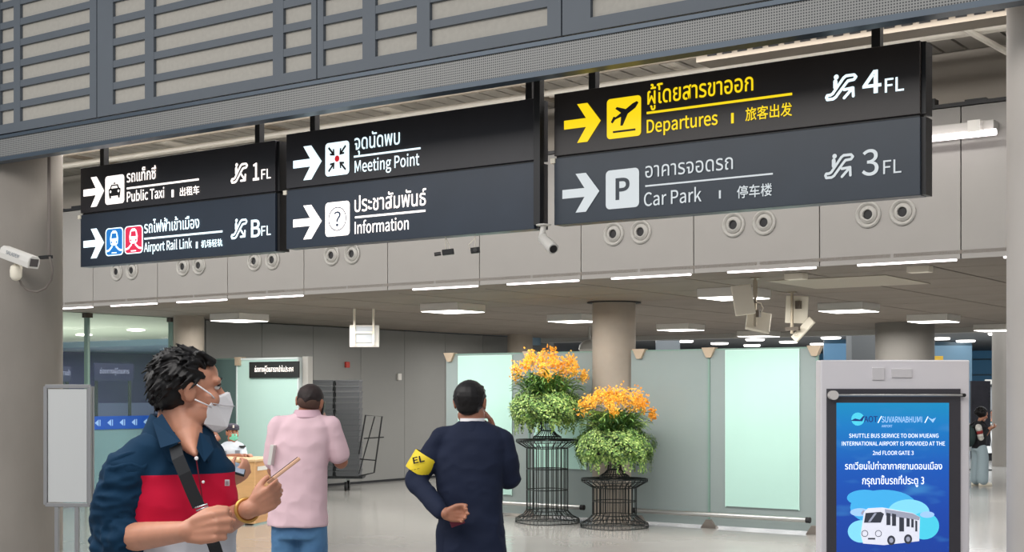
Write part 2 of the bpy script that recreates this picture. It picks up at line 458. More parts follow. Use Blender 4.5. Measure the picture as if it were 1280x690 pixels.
for k, (px0, px1, py0, py1) in enumerate(((118, 167, 455, 476), (76, 89, 458, 477))):
    p0 = at(px0, py1, X=-27.0); p1 = at(px1, py0, X=-27.0)
    b = MB(); b.bbox((-27.05, p0.y, p0.z), (-27, p1.y, p1.z)); s_ = b.build('room_sign', mat('room_sign_dark', (40, 34, 74), rough=.3))
    tag(centre(s_), ('wide dark purple sign with a line of pale Thai lettering behind the glass wall', 'small dark purple sign seen past the grey concrete column through the glass')[k], 'sign')
    tb = MB(); textmesh(tb, 'ช่องทางผู้โดยสาร' if k == 0 else 'ทางเข้า', Vector((-26.98, p0.y+(p1.y-p0.y)*.12, (p0.z+p1.z)/2-.03)), Vector((0, 1, 0)), UV, (p1.y-p0.y)*.75, .09, 'ก')
    ROOTM[s_.name] = Matrix.Translation(s_.location); tb.build('lettering', mat('pale_ink', (190, 190, 215)), s_)
    b = MB(); b.bbox((-27.06, p0.y+.05, 0), (-27.02, p0.y+.12, p0.z)); b.bbox((-27.06, p1.y-.12, 0), (-27.02, p1.y-.05, p0.z)); b.build('post', M_dark, s_)
b = MB(); b.bbox((-27.6, 19.5, 0), (-27.3, 24.5, 1.35))
tag(centre(b.build('low_screen', mat('low_screen', (92, 98, 130), rough=.5))), 'low grey blue screen standing deep in the glass room', 'partition')

# ---- frosted partition across the hall (line Y = 15)
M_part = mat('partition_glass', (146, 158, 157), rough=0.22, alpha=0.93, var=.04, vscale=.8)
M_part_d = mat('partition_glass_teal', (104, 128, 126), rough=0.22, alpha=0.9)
M_aqua = mat('aqua_film', (182, 218, 208), rough=0.3, var=0.06, vscale=.7, emit=0.04, ecol=(150, 230, 205))
def yx(px): return at(px, 500, Y=15).x
PZ = 2.13
def partition(label, panes, aquas, clamps, rail, m=M_part):
    x0 = yx(panes[0][0]); x1 = yx(panes[-1][1])
    t = thing('glass_partition', label, 'partition', ((x0+x1)/2, 15, 0))
    for (a, c) in panes:
        b = MB(); b.bbox((yx(a)+.01, 15, 0.03), (yx(c)-.01, 15.02, PZ)); b.build('pane', m, t)
        b = MB(); b.bbox((yx(a)+.01, 14.998, PZ-.012), (yx(c)-.01, 15.022, PZ+.006)); b.bbox((yx(c)-.018, 14.99, 0.03), (yx(c)+.008, 15.03, PZ)); b.build('pane_edge', M_edge, t)
    for (a, c, z0, z1) in aquas:
        b = MB(); b.bbox((yx(a), 14.985, z0), (yx(c), 14.998, z1)); b.build('aqua_panel', M_aqua, t)
        b = MB(); e = .008
        b.bbox((yx(a)-e, 14.982, z0-e), (yx(a), 14.997, z1+e)); b.bbox((yx(c), 14.982, z0-e), (yx(c)+e, 14.997, z1+e)); b.bbox((yx(a), 14.982, z1), (yx(c), 14.997, z1+e))
        b.build('panel_frame', mat('pale_edge', (205, 238, 228), rough=.4), t)
    for a in clamps:
        x = yx(a)
        b = MB(); b.prism([(x-.09, PZ+.02), (x+.09, PZ+.02), (x+.03, PZ-.10), (x-.03, PZ-.10)], .08, Matrix.Translation((0, 14.96, 0))); b.build('clamp', mat('clamp_beige', (178, 160, 138), rough=.4), t)
        b = MB(); b.prism([(x-.10, 0), (x+.10, 0), (x+.03, .10), (x-.03, .10)], .08, Matrix.Translation((0, 14.96, 0))); b.build('foot_clamp', mat('clamp_grey', (120, 112, 105), rough=.4), t)
    if rail:
        b = MB(); b.tube([(yx(rail[0]), 14.86, .17), (yx(rail[1]), 14.86, .17)], .028, 12); r_ = b.build('kick_rail', M_steel, t, smooth=True)
        b = MB(); 
        for e in rail: b.tube([(yx(e)-.02, 14.86, .17), (yx(e)+.03, 14.86, .17)], .034, 12)
        b.build('end_cap', M_dark, r_, smooth=True)
    return t
partition('frosted grey glass partition with a tall aqua panel, behind the man in the dark suit', [(557, 662), (662, 748)],
          [(574, 640, .27, PZ-.03), (669, 733, .64, 1.42)], [563, 662], (560, 735))
partition('frosted grey glass partition with one tall aqua panel, right of the round column', [(788, 887), (887, 1022)],
          [(908, 999, .27, PZ-.02)], [800, 887, 1019], (800, 1016))
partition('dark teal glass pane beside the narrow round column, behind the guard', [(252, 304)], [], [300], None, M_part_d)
# far low ceiling lights beam details
b = MB(); b.bbox((-16.47, 14.42, 0), (-16.6, 15.0, CZ)); struct(b.build('wall_pier', M_wall))

# ================================================================== SIGNS
SY, SD = 8.98, 0.13
def sp_(px, py, Y=SY): return at(px, py, Y=Y)
M_txt_w = mat('letters_lit_white', (255, 246, 240), emit=1.25, rough=.4)
M_txt_c = mat('letters_lit_cool', (225, 245, 252), emit=1.05, rough=.4)
M_txt_y = mat('letters_lit_yellow', (120, 96, 0), emit=.95, rough=.5, ecol=(255, 222, 18))
M_txt_g = mat('letters_grey_glow', (205, 212, 216), rough=.5, emit=.3)  # grey letters are not lit; a weak glow is put into their colour
M_blk = mat('pictogram_black', (26, 26, 30), rough=.5)
M_up = mat('sign_face_brown_black', (46, 41, 40), rough=.35, var=.12, vscale=3)
M_lo = mat('sign_face_slate', (44, 54, 66), rough=.35, var=.08, vscale=3)
M_up2 = mat('sign_face_charcoal', (42, 41, 46), rough=.35, var=.1, vscale=3)
M_lo2 = mat('sign_face_navy', (40, 51, 66), rough=.35, var=.08, vscale=3)
class Flat:                                             # flat print / cut letters on a plane, small steps forward per layer
    def __init__(s, org, ux, nrm, uz=UV): s.o, s.ux, s.n, s.uz = Vector(org), Vector(ux), Vector(nrm), Vector(uz); s.sx = s.sz = 1; s.b = {}
    def P(s, u, v, l=0): return s.o+s.ux*(u*s.sx)+s.uz*(v*s.sz)+s.n*(0.0015*l)
    def mb(s, m): return s.b.setdefault(m.name, (m, MB()))[1]
    def poly(s, m, pts, l=1):
        s.mb(m).add([s.P(u, v, l) for u, v in pts], [tuple(range(len(pts)))])
    def disc(s, m, c, r, l=1, n=20, ry=None):
        ry = ry or r*s.sx/s.sz
        s.poly(m, [(c[0]+r*math.cos(2*PI*i/n), c[1]+ry*math.sin(2*PI*i/n)) for i in range(n)], l)
    def ring(s, m, c, r, wd, l=1, n=28):
        k = s.sx/s.sz; mb = s.mb(m); o = [s.P(c[0]+r*math.cos(2*PI*i/n), c[1]+r*k*math.sin(2*PI*i/n), l) for i in range(n)]
        q = [s.P(c[0]+(r-wd)*math.cos(2*PI*i/n), c[1]+(r-wd)*k*math.sin(2*PI*i/n), l) for i in range(n)]
        mb.add(o+q, [(i, (i+1) % n, n+(i+1) % n, n+i) for i in range(n)])
    def stroke(s, m, pts, wd, l=1, ends=True):
        for i in range(len(pts)-1):
            a, c = pts[i], pts[i+1]
            ax, ay = (c[0]-a[0])*s.sx, (c[1]-a[1])*s.sz; d = math.hypot(ax, ay) or 1
            nx, ny = -ay/d*wd/2, ax/d*wd/2
            s.mb(m).add([s.P(a[0]+nx/s.sx, a[1]+ny/s.sz, l), s.P(a[0]-nx/s.sx, a[1]-ny/s.sz, l), s.P(c[0]-nx/s.sx, c[1]-ny/s.sz, l), s.P(c[0]+nx/s.sx, c[1]+ny/s.sz, l)], [(0, 1, 2, 3)])
        if ends:
            for k, a in enumerate(pts): s.disc(m, a, wd/2/s.sx, l+0.1+0.02*k, 10)
    def rrect(s, m, u0, v0, u1, v1, r, l=1, n=5):
        pts = []; rx, rz = r/s.sx, r/s.sz
        for cx, cy, a0 in ((u1-rx, v1-rz, 0), (u0+rx, v1-rz, 90), (u0+rx, v0+rz, 180), (u1-rx, v0+rz, 270)):
            for k in range(n+1):
                a = math.radians(a0+90*k/n); pts.append((cx+rx*math.cos(a), cy+rz*math.sin(a)))
        s.poly(m, pts, l)
    def text(s, m, body, u, v, wd, h, ref='H', bold=0.0, l=1):
        textmesh(s.mb(m), body, s.P(u, v, l), s.ux, s.uz, wd, h, ref, bold)
    def build(s, name, parent, label=None):
        o = None
        for k, (m, b) in s.b.items(): o = b.build(name, m, parent, label=label)
        return o
NSG = Vector((0, -1, 0)); UX = Vector((1, 0, 0))
def flat_at(px0, py0, px1, py1, Y=SY-0.004):            # unit square between lower-left and upper-right picture points
    a, c = at(px0, py0, Y=Y), at(px1, py1, Y=Y); f = Flat(a, UX, NSG); f.sx = c.x-a.x; f.sz = c.z-a.z; return f
def arrow(parent, m, p): 
    f = flat_at(*p); f.poly(m, [(0, .385), (.60, .385), (.36, 0), (.64, 0), (1, .5), (.64, 1), (.36, 1), (.60, .615), (0, .615)]); f.build('arrow', parent)
def word(parent, m, body, px, py, px1, h, ref='H', bold=.012):
    a = at(px, py, Y=SY-.006); c = at(px1, py, Y=SY-.006)
    D = (a-Vector((0, 0, EYE))).dot(FV)
    b = MB(); textmesh(b, body, a, UX, UV, c.x-a.x, h/FPX*D, ref, bold); b.build('lettering', m, parent)
def rule(parent, m, p, t):
    a = at(p[0], p[1], Y=SY-.004); c = at(p[2], p[3], Y=SY-.004); D = (a-Vector((0, 0, EYE))).dot(FV); z = (a.z+c.z)/2; h = t/FPX*D/2
    b = MB(); b.bbox((a.x, SY-.006, z-h), (c.x, SY-.001, z+h)); b.build('rule_line', m, parent)
def bar(parent, m, px, y0, y1, wpx=2.4):
    a = at(px-wpx/2, y1, Y=SY-.004); c = at(px+wpx/2, y0, Y=SY-.004)
    b = MB(); b.bbox((a.x, SY-.006, a.z), (c.x, SY-.001, c.z)); b.build('divider_bar', m, parent)
def escalator(parent, m, p, down=False):
    f = flat_at(*p); w_ = f.sx*.085
    f.stroke(m, [(.05, .16), (.08, .06), (.26, .06), (.34, .12), (.66, .64), (.72, .72), (.9, .74), (.96, .84), (.9, .93), (.66, .93), (.58, .86), (.25, .28), (.18, .23), (.08, .23), (.05, .16)], w_)
    f.disc(m, (.36, .93), .075, 2); f.stroke(m, [(.33, .76), (.33, .52)], w_*1.5, 1.5)
    if down:
        f.stroke(m, [(.62, .42), (.84, .10)], w_); f.stroke(m, [(.60, .10), (.84, .10), (.86, .38)], w_, 1.4)
    else:
        f.stroke(m, [(.60, .05), (.86, .40)], w_); f.stroke(m, [(.60, .38), (.87, .41), (.88, .08)], w_, 1.4)
    f.build('escalator_symbol', parent)
def sign(label, px0, px1, ztop, zmid, zbot, mu, ml, brackets):
    x0, x1 = sp_(px0, 200).x, sp_(px1, 200).x
    t = thing('hanging_sign', label, 'sign', ((x0+x1)/2, SY, zbot), 0, 'overhead direction signs')
    u = MB(); u.bbox((x0, SY, zmid+.008), (x1, SY+SD, ztop)); up = u.build('sign_box', mu, t, bevel=.004)
    l = MB(); l.bbox((x0, SY, zbot), (x1, SY+SD, zmid-.008)); lo = l.build('sign_box', ml, t, bevel=.004)
    g = MB(); g.bbox((x0+.01, SY+.02, zmid-.01), (x1-.01, SY+SD-.02, zmid+.01)); g.build('joint_strip', M_black, t)
    e = MB(); e.bbox((x1, SY+.025, zbot+.005), (x1+.03, SY+SD+.02, zmid-.01)); e.bbox((x1, SY+.025, zmid+.01), (x1+.03, SY+SD+.02, ztop-.005)); e.build('end_cover', M_black, t)
    k = MB(); k.bbox((x0-.03, SY-.01, zmid-.045), (x0+.012, SY+.05, zmid-.008)); k.build('corner_clip', M_cream, t)
    for bp in brackets:
        x = at(bp, 150, Y=SY+SD/2).x
        b = MB(); b.bbox((x-.03, SY+.03, ztop-.02), (x+.03, SY+.09, 4.54)); b.build('hanger', M_black, t)
    return up, lo
# --- departures / car park
u, l = sign('largest hanging sign, yellow Departures arrow over a grey Car Park row, above the right side', 692.7, 1150, 3.912, 3.425, 2.903, M_up, M_lo, (743, 1097))
arrow(u, M_txt_y, (705.2, 180.7, 751.1, 126.2))
f = flat_at(758.7, 174.5, 801.5, 118.5); f.rrect(M_txt_y, 0, 0, 1, 1, f.sx*.1)
f.poly(M_blk, [(.12, .42), (.17, .38), (.25, .47), (.42, .52), (.40, .30), (.47, .30), (.62, .58), (.84, .70), (.93, .82), (.88, .86), (.76, .82), (.56, .70), (.30, .78), (.25, .74), (.42, .62), (.26, .53), (.20, .55)][:17], 2)
f.poly(M_blk, [(.18, .14), (.84, .14), (.84, .19), (.18, .19)], 2); f.build('departures_symbol', u)
word(u, M_txt_y, 'ผู้โดยสารขาออก', 809.5, 130.7, 941.3, 16.5, 'ก', .018)
rule(u, M_txt_y, (808.4, 142.5, 990, 116.1), 2.8)
word(u, M_txt_y, 'Departures', 808.4, 166.5, 897.1, 16.5, bold=.012)
bar(u, M_txt_y, 915.5, 141, 154.3, 3)
word(u, M_txt_y, '旅客出发', 931.9, 151.5, 990, 16.5, '中')
escalator(u, M_txt_c, (1031, 127, 1071.7, 90.7))
word(u, M_txt_c, '4', 1078, 118.5, 1101.7, 29, bold=.02); word(u, M_txt_c, 'FL', 1106, 116, 1130, 17.6, bold=.01)
arrow(l, M_txt_g, (703.1, 267.3, 749.3, 214.2))
f = flat_at(757.3, 262.1, 799, 209.2); f.rrect(M_txt_g, 0, 0, 1, 1, f.sx*.12); f.text(mat('sign_face_slate', (0, 0, 0)), 'P', .30, .22, f.sx*.42, f.sz*.56, 'P', .03, 2); f.build('parking_symbol', l)
word(l, M_txt_g, 'อาคารจอดรถ', 806.7, 222.3, 916.2, 14.5, 'ก', .005); rule(l, M_txt_g, (806.7, 232.9, 966, 216.9), 2)
word(l, M_txt_g, 'Car Park', 805, 257.9, 876.9, 16.8, bold=.003); bar(l, M_txt_g, 899.9, 237.8, 248.2, 2.2); word(l, M_txt_g, '停车楼', 921.4, 248.2, 964.9, 15.5, '中')
escalator(l, M_txt_g, (1030, 224.5, 1067.7, 190.7)); word(l, M_txt_g, '3', 1077.3, 220, 1098.3, 32, bold=.004); word(l, M_txt_g, 'FL', 1104, 217.7, 1126.7, 17, bold=-.002)
# --- meeting point / information
u, l = sign('middle hanging sign with Meeting Point over Information, right half blank', 357.8, 667.5, 3.905, 3.415, 2.888, M_up2, M_lo2, (394, 664))
arrow(u, M_txt_c, (366.6, 227, 402.2, 180))
f = flat_at(406.8, 221, 436.6, 175.4); f.rrect(M_txt_c, 0, 0, 1, 1, f.sx*.12)
for sx_, sz_ in ((-1, 1), (1, 1), (-1, -1), (1, -1)):
    T = lambda u_, v_: (.5+sx_*u_, .5+sz_*v_)
    f.stroke(M_blk, [T(.36, .36), T(.15, .15)], f.sx*.07, 2, False); f.poly(M_blk, [T(.10, .10), T(.30, .12), T(.30, .18), T(.17, .17), T(.18, .30), T(.12, .30)][:6], 2.3)
f.disc(mat('red_dot', (215, 30, 45), emit=.5), (.5, .5), .10, 2); f.build('meeting_symbol', u)
word(u, M_txt_c, 'จุดนัดพบ', 443.3, 187.5, 499.6, 14.5, 'ก', .012); rule(u, M_txt_c, (442.4, 196.8, 525.5, 184.3), 2.2)
word(u, M_txt_c, 'Meeting Point', 443.3, 216, 524.2, 14.8, bold=.006)
arrow(l, M_txt_w, (366.6, 300.5, 402.2, 254.7))
f = flat_at(406.8, 296.3, 437.2, 250.6); f.rrect(M_txt_w, 0, 0, 1, 1, f.sx*.12); f.ring(mat('ring_blue', (40, 66, 96)), (.5, .5), .37, .03, 2); f.text(mat('ring_blue', (0, 0, 0)), '?', .36, .28, f.sx*.28, f.sz*.44, '?', 0, 2); f.build('information_symbol', l)
word(l, M_txt_w, 'ประชาสัมพันธ์', 443.3, 265, 532.5, 15, 'ก', .012); rule(l, M_txt_w, (443.9, 272.3, 531.6, 262.8), 2.4)
word(l, M_txt_w, 'Information', 443.3, 292.5, 510.9, 15, bold=.006)
# --- taxi / rail link
u, l = sign('leftmost hanging sign with Public Taxi over Airport Rail Link and two train symbols', 100.6, 343.9, 3.868, 3.405, 2.875, M_up2, M_lo2, (131, 325))
arrow(u, M_txt_w, (104.4, 260, 130.2, 219.5))
f = flat_at(131.7, 256.3, 155.4, 217.6); f.rrect(M_txt_w, 0, 0, 1, 1, f.sx*.12)
f.poly(M_blk, [(.2, .28), (.8, .28), (.82, .52), (.74, .56), (.68, .68), (.32, .68), (.26, .56), (.18, .52)], 2); f.poly(M_txt_w, [(.33, .55), (.67, .55), (.63, .63), (.37, .63)], 3)
f.disc(M_txt_w, (.29, .44), .045, 3); f.disc(M_txt_w, (.71, .44), .045, 3); f.poly(M_blk, [(.22, .2), (.32, .2), (.32, .3), (.22, .3)], 2.2); f.poly(M_blk, [(.68, .2), (.78, .2), (.78, .3), (.68, .3)], 2.2); f.poly(M_blk, [(.44, .70), (.56, .70), (.54, .75), (.46, .75)], 2)
f.build('taxi_symbol', u)
word(u, M_txt_w, 'รถแท็กซี่', 158.6, 228, 194.3, 10.8, 'ก', .02); rule(u, M_txt_w, (158.6, 236, 248.3, 223.7), 2.2)
word(u, M_txt_w, 'Public Taxi', 158.6, 252.6, 205.2, 12.6, bold=.012); bar(u, M_txt_w, 215.7, 237, 246.5); word(u, M_txt_w, '出租车', 224.9, 245.4, 249, 11, '中', .012)
escalator(u, M_txt_w, (288.4, 230, 309.9, 202.6), True); word(u, M_txt_w, '1', 316, 226, 323.8, 22, '1', bold=.02); word(u, M_txt_w, 'FL', 326.6, 224.2, 338.5, 12.3, bold=.008)
arrow(l, M_txt_c, (104.4, 324, 130.2, 284.5))
M_tb, M_tr = mat('train_blue', (20, 120, 200), emit=.35), mat('train_red', (222, 40, 80), emit=.35)
for (p, c_) in (((132, 320.5, 154.3, 283.6), M_tb), ((155.8, 318, 178.8, 280.9), M_tr)):
    f = flat_at(*p); f.rrect(M_txt_c, 0, 0, 1, 1, f.sx*.16); f.rrect(c_, .05, .035, .95, .965, f.sx*.13, 2)
    f.poly(M_txt_c, [(.30, .42), (.27, .62), (.33, .82), (.42, .90), (.58, .90), (.67, .82), (.73, .62), (.70, .42), (.60, .36), (.40, .36)], 3)
    f.poly(c_, [(.35, .62), (.38, .80), (.62, .80), (.65, .62)], 4); f.disc(c_, (.36, .48), .04, 4); f.disc(c_, (.64, .48), .04, 4)
    f.stroke(M_txt_c, [(.40, .34), (.22, .2), (.06, .17)], f.sx*.07, 3.4, False); f.stroke(M_txt_c, [(.60, .34), (.78, .2), (.94, .17)], f.sx*.07, 3.8, False); f.stroke(M_txt_c, [(.36, .10), (.64, .10)], f.sx*.04, 3, False)
    f.build('train_symbol', l, )
word(l, M_txt_c, 'รถไฟฟ้าเข้าเมือง', 180.5, 291.5, 249, 11, 'ก', .02); rule(l, M_txt_c, (180.5, 298.4, 277.9, 289.3), 2.2)
word(l, M_txt_c, 'Airport Rail Link', 180, 315.2, 239.9, 11.6, bold=.012); bar(l, M_txt_c, 246, 302, 310.5, 2); word(l, M_txt_c, '机场轻轨', 251.5, 310, 278, 9.6, '中', .012)
escalator(l, M_txt_c, (288.4, 299.6, 309.4, 272.6), True); word(l, M_txt_c, 'B', 313.8, 297, 325.4, 22, bold=.02); word(l, M_txt_c, 'FL', 326.6, 294.6, 338.5, 11.8, bold=.008)
# black pole between the middle and the right sign
x = at(673.5, 200, Y=8.9).x; b = MB(); b.bbox((x-.03, 8.87, 2.905), (x+.03, 8.93, 4.53))
tag(centre(b.build('sign_pole', M_black, bevel=.003)), 'black square pole hanging between the middle and right signs', 'pole')

# ================================================================== CEILING AND WALL FIXTURES
# square box lamps under the low ceiling
def box_lamp(loc, label):
    t = thing('ceiling_lamp', label, 'lamp', loc, 0, 'square lamps under the low ceiling')
    b = MB(Matrix.Translation(loc)); h = .30; zt = CZ-loc[2]
    b.bbox((-h, -h, .006), (h, h, zt)); b.build('housing', M_white, t, bevel=.004)
    b = MB(Matrix.Translation(loc)); b.bbox((-h+.012, -h+.012, 0), (h-.012, h-.012, .008)); b.build('diffuser', M_lamp, t)
    return t
LZ = 2.645
L0 = [(-14.97, 14.3, 'square ceiling lamp nearest the grey left wall, above the light panel with a black sign'),
      (-11.02, 14.25, 'square ceiling lamp below the Information sign, right of the hanging monitor'),
      (-6.89, 13.95, 'square ceiling lamp partly hidden behind the white antenna panels'),
      (-11.1, 17.28, 'square ceiling lamp just left of the round column top'),
      (-6.83, 17.1, 'square ceiling lamp right of the antenna panels, above the kiosk left edge'),
      (-11.19, 20.67, 'square ceiling lamp just right of the round column top'),
      (-6.83, 20.36, 'square ceiling lamp over the kiosk, left of the broad grey column top edge'),
      (-11.3, 23.9, 'far square ceiling lamp beneath the antenna panels'),
      (-6.95, 23.9, 'square ceiling lamp at the right edge beside the near column')]
t0 = box_lamp((L0[0][0], L0[0][1], LZ), L0[0][2])
for x, y, lb in L0[1:]: dup(t0, (x, y, LZ), label=lb)
# slot lights along the lower edge of the fascia
b = MB(); b.bbox((-.42, -.005, 0), (.42, .03, .016)); sl0 = b.build('slot_light', M_tube)
names = ['first', 'second', 'third', 'fourth', 'fifth', 'sixth', 'seventh', 'eighth', 'ninth', 'tenth']
n = 0
for i, x in enumerate(seams):
    if not -16 < x < -1 or 4 == i: continue
    o = sl0 if n == 0 else sl0.copy()
    if n: COL.objects.link(o)
    o.location = (x+.76, FY+.008, FZ-.015)
    lb = '%s slim slot light from the left along the lower edge of the grey fascia' % (['first', 'second', 'third', 'fourth', 'fifth', 'sixth', 'seventh', 'eighth', 'ninth', 'tenth', 'eleventh', 'twelfth', 'thirteenth'][n])
    tag(o, lb, 'light', 'slot lights along the fascia'); n += 1
# round jet nozzles in pairs
NZ = [(-14.17, 'left of the pair nearest the left column'), (-13.88, 'right of the pair nearest the left column'),
      (-12.95, 'left of the pair below the taxi and rail sign'), (-12.67, 'right of the pair below the taxi and rail sign'),
      (-11.74, 'left of the pair below the right end of the taxi sign'), (-11.45, 'right of the pair below the right end of the taxi sign'),
      (-10.54, 'left of the pair below the Information row'), (-10.24, 'right of the pair below the Information row'),
      (-6.92, 'left of the pair below the Car Park arrow'), (-6.62, 'right of the pair below the Car Park arrow'),
      (-5.66, 'left of the pair below the words Car Park'), (-5.36, 'right of the pair below the words Car Park'),
      (-4.40, 'left of the pair below the number 3'), (-4.10, 'right of the pair below the number 3')]
nz0 = None
for x, lb in NZ:
    lab = 'round grey air nozzle, '+lb
    if nz0 is None:
        nz0 = thing('air_nozzle', lab, 'air vent', (x, FY, 3.125), 0, 'round air nozzles in the fascia')
        T = Matrix.Translation((x, FY, 3.125)) @ Matrix.Rotation(PI/2, 4, 'X')
        b = MB(T); b.lathe([(.078, -.01), (.112, -.01), (.112, .012), (.100, .020), (.085, .012), (.078, .0)], 36, caps=False)
        b.lathe([(.078, .0), (.078, -.01)], 36, caps=False); b.build('ring', M_greyp, nz0, smooth=True)
        b = MB(T); b.lathe([(.078, -.012), (.075, .008), (.050, .026), (.043, .024), (.040, .006)], 36, caps=False); b.build('nozzle', M_greyp, nz0, smooth=True)
        b = MB(T); b.lathe([(.042, .004), (.042, .008)], 30); b.build('throat', M_black, nz0)
    else: dup(nz0, (x, FY, 3.125), label=lab)
# perforated panel in the soffit
b = MB(); b.bbox((-6.1, 13.07, CZ-.008), (-4.85, 14.36, CZ-.001))
tag(centre(b.build('ceiling_grille', mat('grille_pale', (172, 164, 150), rough=.7, bump=.3, bscale=300))), 'pale square perforated grille set in the low ceiling', 'grille')
# small ceiling boxes
for (px, py, wd, lb) in ((995, 344, .19, 'small white ceiling box, left one, above the antenna panels'), (1150, 335, .20, 'small white ceiling box, right one, below the right sign')):
    p = at(px, py, Z=CZ-.02); b = MB(Matrix.Translation((p.x, p.y, CZ-.062))); b.box((0, 0, .03), (wd, wd*.62, .06)); o = b.build('detector', M_cream, bevel=.006)
    tag(centre(o), lb, 'detector')
# antenna panels
def panel_part(parent, c, w_, h_, rot, name='antenna_panel'):
    b = MB(Matrix.Translation(c) @ rot)
    b.box((0, 0, 0), (w_, .035, h_)); return b.build(name, M_cream, parent, bevel=.008)
def RE(rx, ry, rz): return (Matrix.Rotation(YAW+math.radians(rz), 4, 'Z') @ Matrix.Rotation(math.radians(rx), 4, 'X') @ Matrix.Rotation(math.radians(ry), 4, 'Y'))
p = at(944, 347, Z=CZ); t = thing('antenna', 'left white twin panel antenna on a short ceiling pole', 'antenna', (p.x, p.y, CZ), 0, 'panel antennas under the ceiling')
b = MB(); b.lathe([(.05, CZ-.012), (.05, CZ)], 20, Matrix.Translation((p.x, p.y, 0))); b.tube([(p.x, p.y, CZ-.01), (p.x, p.y, CZ-.52)], .014, 10); b.tube([(p.x, p.y, CZ-.03), (p.x, p.y, CZ-.2)], .022, 10); b.build('pole', mat('pole_nickel', (178, 166, 146), rough=.35, metal=.6), t, smooth=True)
D0 = 13.83
def ap(px, py, D): return at(px, py, D=D)
panel_part(t, ap(929, 375, D0-.08), .205, .30, RE(-8, -7, 10))
panel_part(t, ap(948, 402, D0+.08), .24, .30, RE(-48, 18, 8))
b = MB(); b.caps_chain([(ap(938, 372, D0-.03), .016), (ap(944, 378, D0), .016)]); b.box(ap(947, 392, D0), (.05, .05, .07)); b.build('clamp', mat('clamp_dark', (96, 86, 74), rough=.5), t)
b = MB(); b.tube([ap(946, 378, D0), ap(951, 379, D0), ap(954, 385, D0), ap(951, 392, D0)], .006, 6); b.build('cable', M_cream, t, smooth=True)
p = at(990, 365, Z=CZ); D1 = 15.82; t = thing('antenna', 'right white twin panel antenna seen from behind on its ceiling pole', 'antenna', (p.x, p.y, CZ), 0, 'panel antennas under the ceiling')
b = MB(); b.lathe([(.05, CZ-.012), (.05, CZ)], 20, Matrix.Translation((p.x, p.y, 0))); b.tube([(p.x, p.y, CZ-.01), (p.x, p.y, CZ-.47)], .018, 10); b.build('pole', MATS['pole_nickel'], t, smooth=True)
panel_part(t, ap(996, 387, D1+.08), .25, .31, RE(4, 3, -18))
panel_part(t, ap(1004, 412, D1+.02), .10, .31, RE(-12, 42, -40))
b = MB(); b.box(ap(998, 381, D1+.03), (.06, .05, .09)); b.box(ap(991, 411, D1), (.16, .05, .04)); b.build('clamp', MATS['clamp_dark'], t)
b = MB(); b.tube([ap(991, 404, D1), ap(990, 414, D1), ap(993, 420, D1), ap(996, 418, D1)], .007, 6); b.build('cable', M_cream, t, smooth=True)
# monitor hanging from two poles, seen from behind
DM = 19.0; p = at(455, 412, D=DM); t = thing('hanging_monitor', 'white monitor seen from behind, hung on two poles from the low ceiling', 'monitor', (p.x, p.y, CZ), YAW)
def lf(px, py, D): return at(px, py, D=D)
F_ = frame((0, 0, 0))
c = lf(455, 420, DM); M_ = Matrix.Translation(c) @ Matrix.Rotation(YAW, 4, 'Z')
b = MB(M_); b.box((0, .06, 0), (.40, .07, .30)); b.build('monitor_body', M_white, t, bevel=.01)
b = MB(M_); b.box((0.02, .02, .02), (.26, .02, .22)); b.build('back_plate', mat('plate_grey', (186, 192, 198), rough=.4), t, bevel=.004)
b = MB(M_)
for sx_ in (-.13, .13): b.bbox((sx_-.014, -.02, -.12), (sx_+.014, .01, CZ-c.z))
b.bbox((-.13, -.02, .03), (.13, .0, .06)); b.build('bracket', M_cream, t)
# cctv on the grey column
DC = 13.72
t = thing('security_camera', 'white bullet camera with hood on the big grey concrete column', 'camera', at(24, 352, D=DC), YAW)
a_, c_ = ap(8, 316, DC-.18), ap(40, 328, DC-.38); ax = (c_-a_).normalized()
Rm = Matrix((ax, Vector((0, 0, 1)).cross(ax).normalized(), ax.cross(Vector((0, 0, 1)).cross(ax).normalized()))).transposed().to_4x4()
Mc = Matrix.Translation((a_+c_)/2) @ Rm; ln = (c_-a_).length
b = MB(Mc); hw, hh = .062, .055
prof = [(-hw, -hh), (hw, -hh), (hw+.008, 0), (hw, hh*.8), (hw*.55, hh*1.2), (-hw*.55, hh*1.2), (-hw, hh*.8), (-hw-.008, 0)]
b.rings([[(x, y, z) for y, z in prof] for x in (-ln/2-.02, ln/2+.03)]); b.build('hood', M_white, t, bevel=.006, fix=True)
b = MB(Mc); b.bbox((ln/2+.028, -.047, -.035), (ln/2+.034, .047, .04)); b.build('lens_window', mat('lens_window', (70, 66, 68), rough=.15), t, bevel=.002)
f = Flat(Mc @ Vector((-ln*.28, -hw-.0095, .006)), (Mc.to_3x3() @ Vector((1, 0, 0))), (Mc.to_3x3() @ Vector((0, -1, 0))), (Mc.to_3x3() @ Vector((0, 0, 1)))); f.text(mat('mark_grey', (96, 106, 120)), 'SALADEM', 0, 0, ln*.5, .034, 'A', .0); f.build('marking', t)
b = MB(Matrix.Translation(ap(20, 342, DC-.2))); b.lathe([(.02, .09), (.05, .07), (.058, .03), (.055, -.03), (.035, -.06), (.01, -.07)], 24); b.ell((0, .02, .06), (.035, .05, .05)); b.build('swivel', M_cream, t, smooth=True)
b = MB(); b.caps_chain([(ap(21, 338, DC-.2), .024), (ap(21, 338, DC+.12), .03)]); b.build('wall_arm', M_cream, t, smooth=True)
b = MB(); P_ = [ap(px, py, DC-.14+.004*i) for i, (px, py) in enumerate(((24, 349), (27, 356), (35, 363), (46, 365), (57, 360), (64, 350), (66, 338), (64, 328), (62, 321)))]
b.tube(P_, .011, 8); b.build('hose', mat('hose_grey', (112, 104, 98), rough=.6), t, smooth=True)
pz = [ap(61.5, py, DC-.02) for py in (322, 205)]
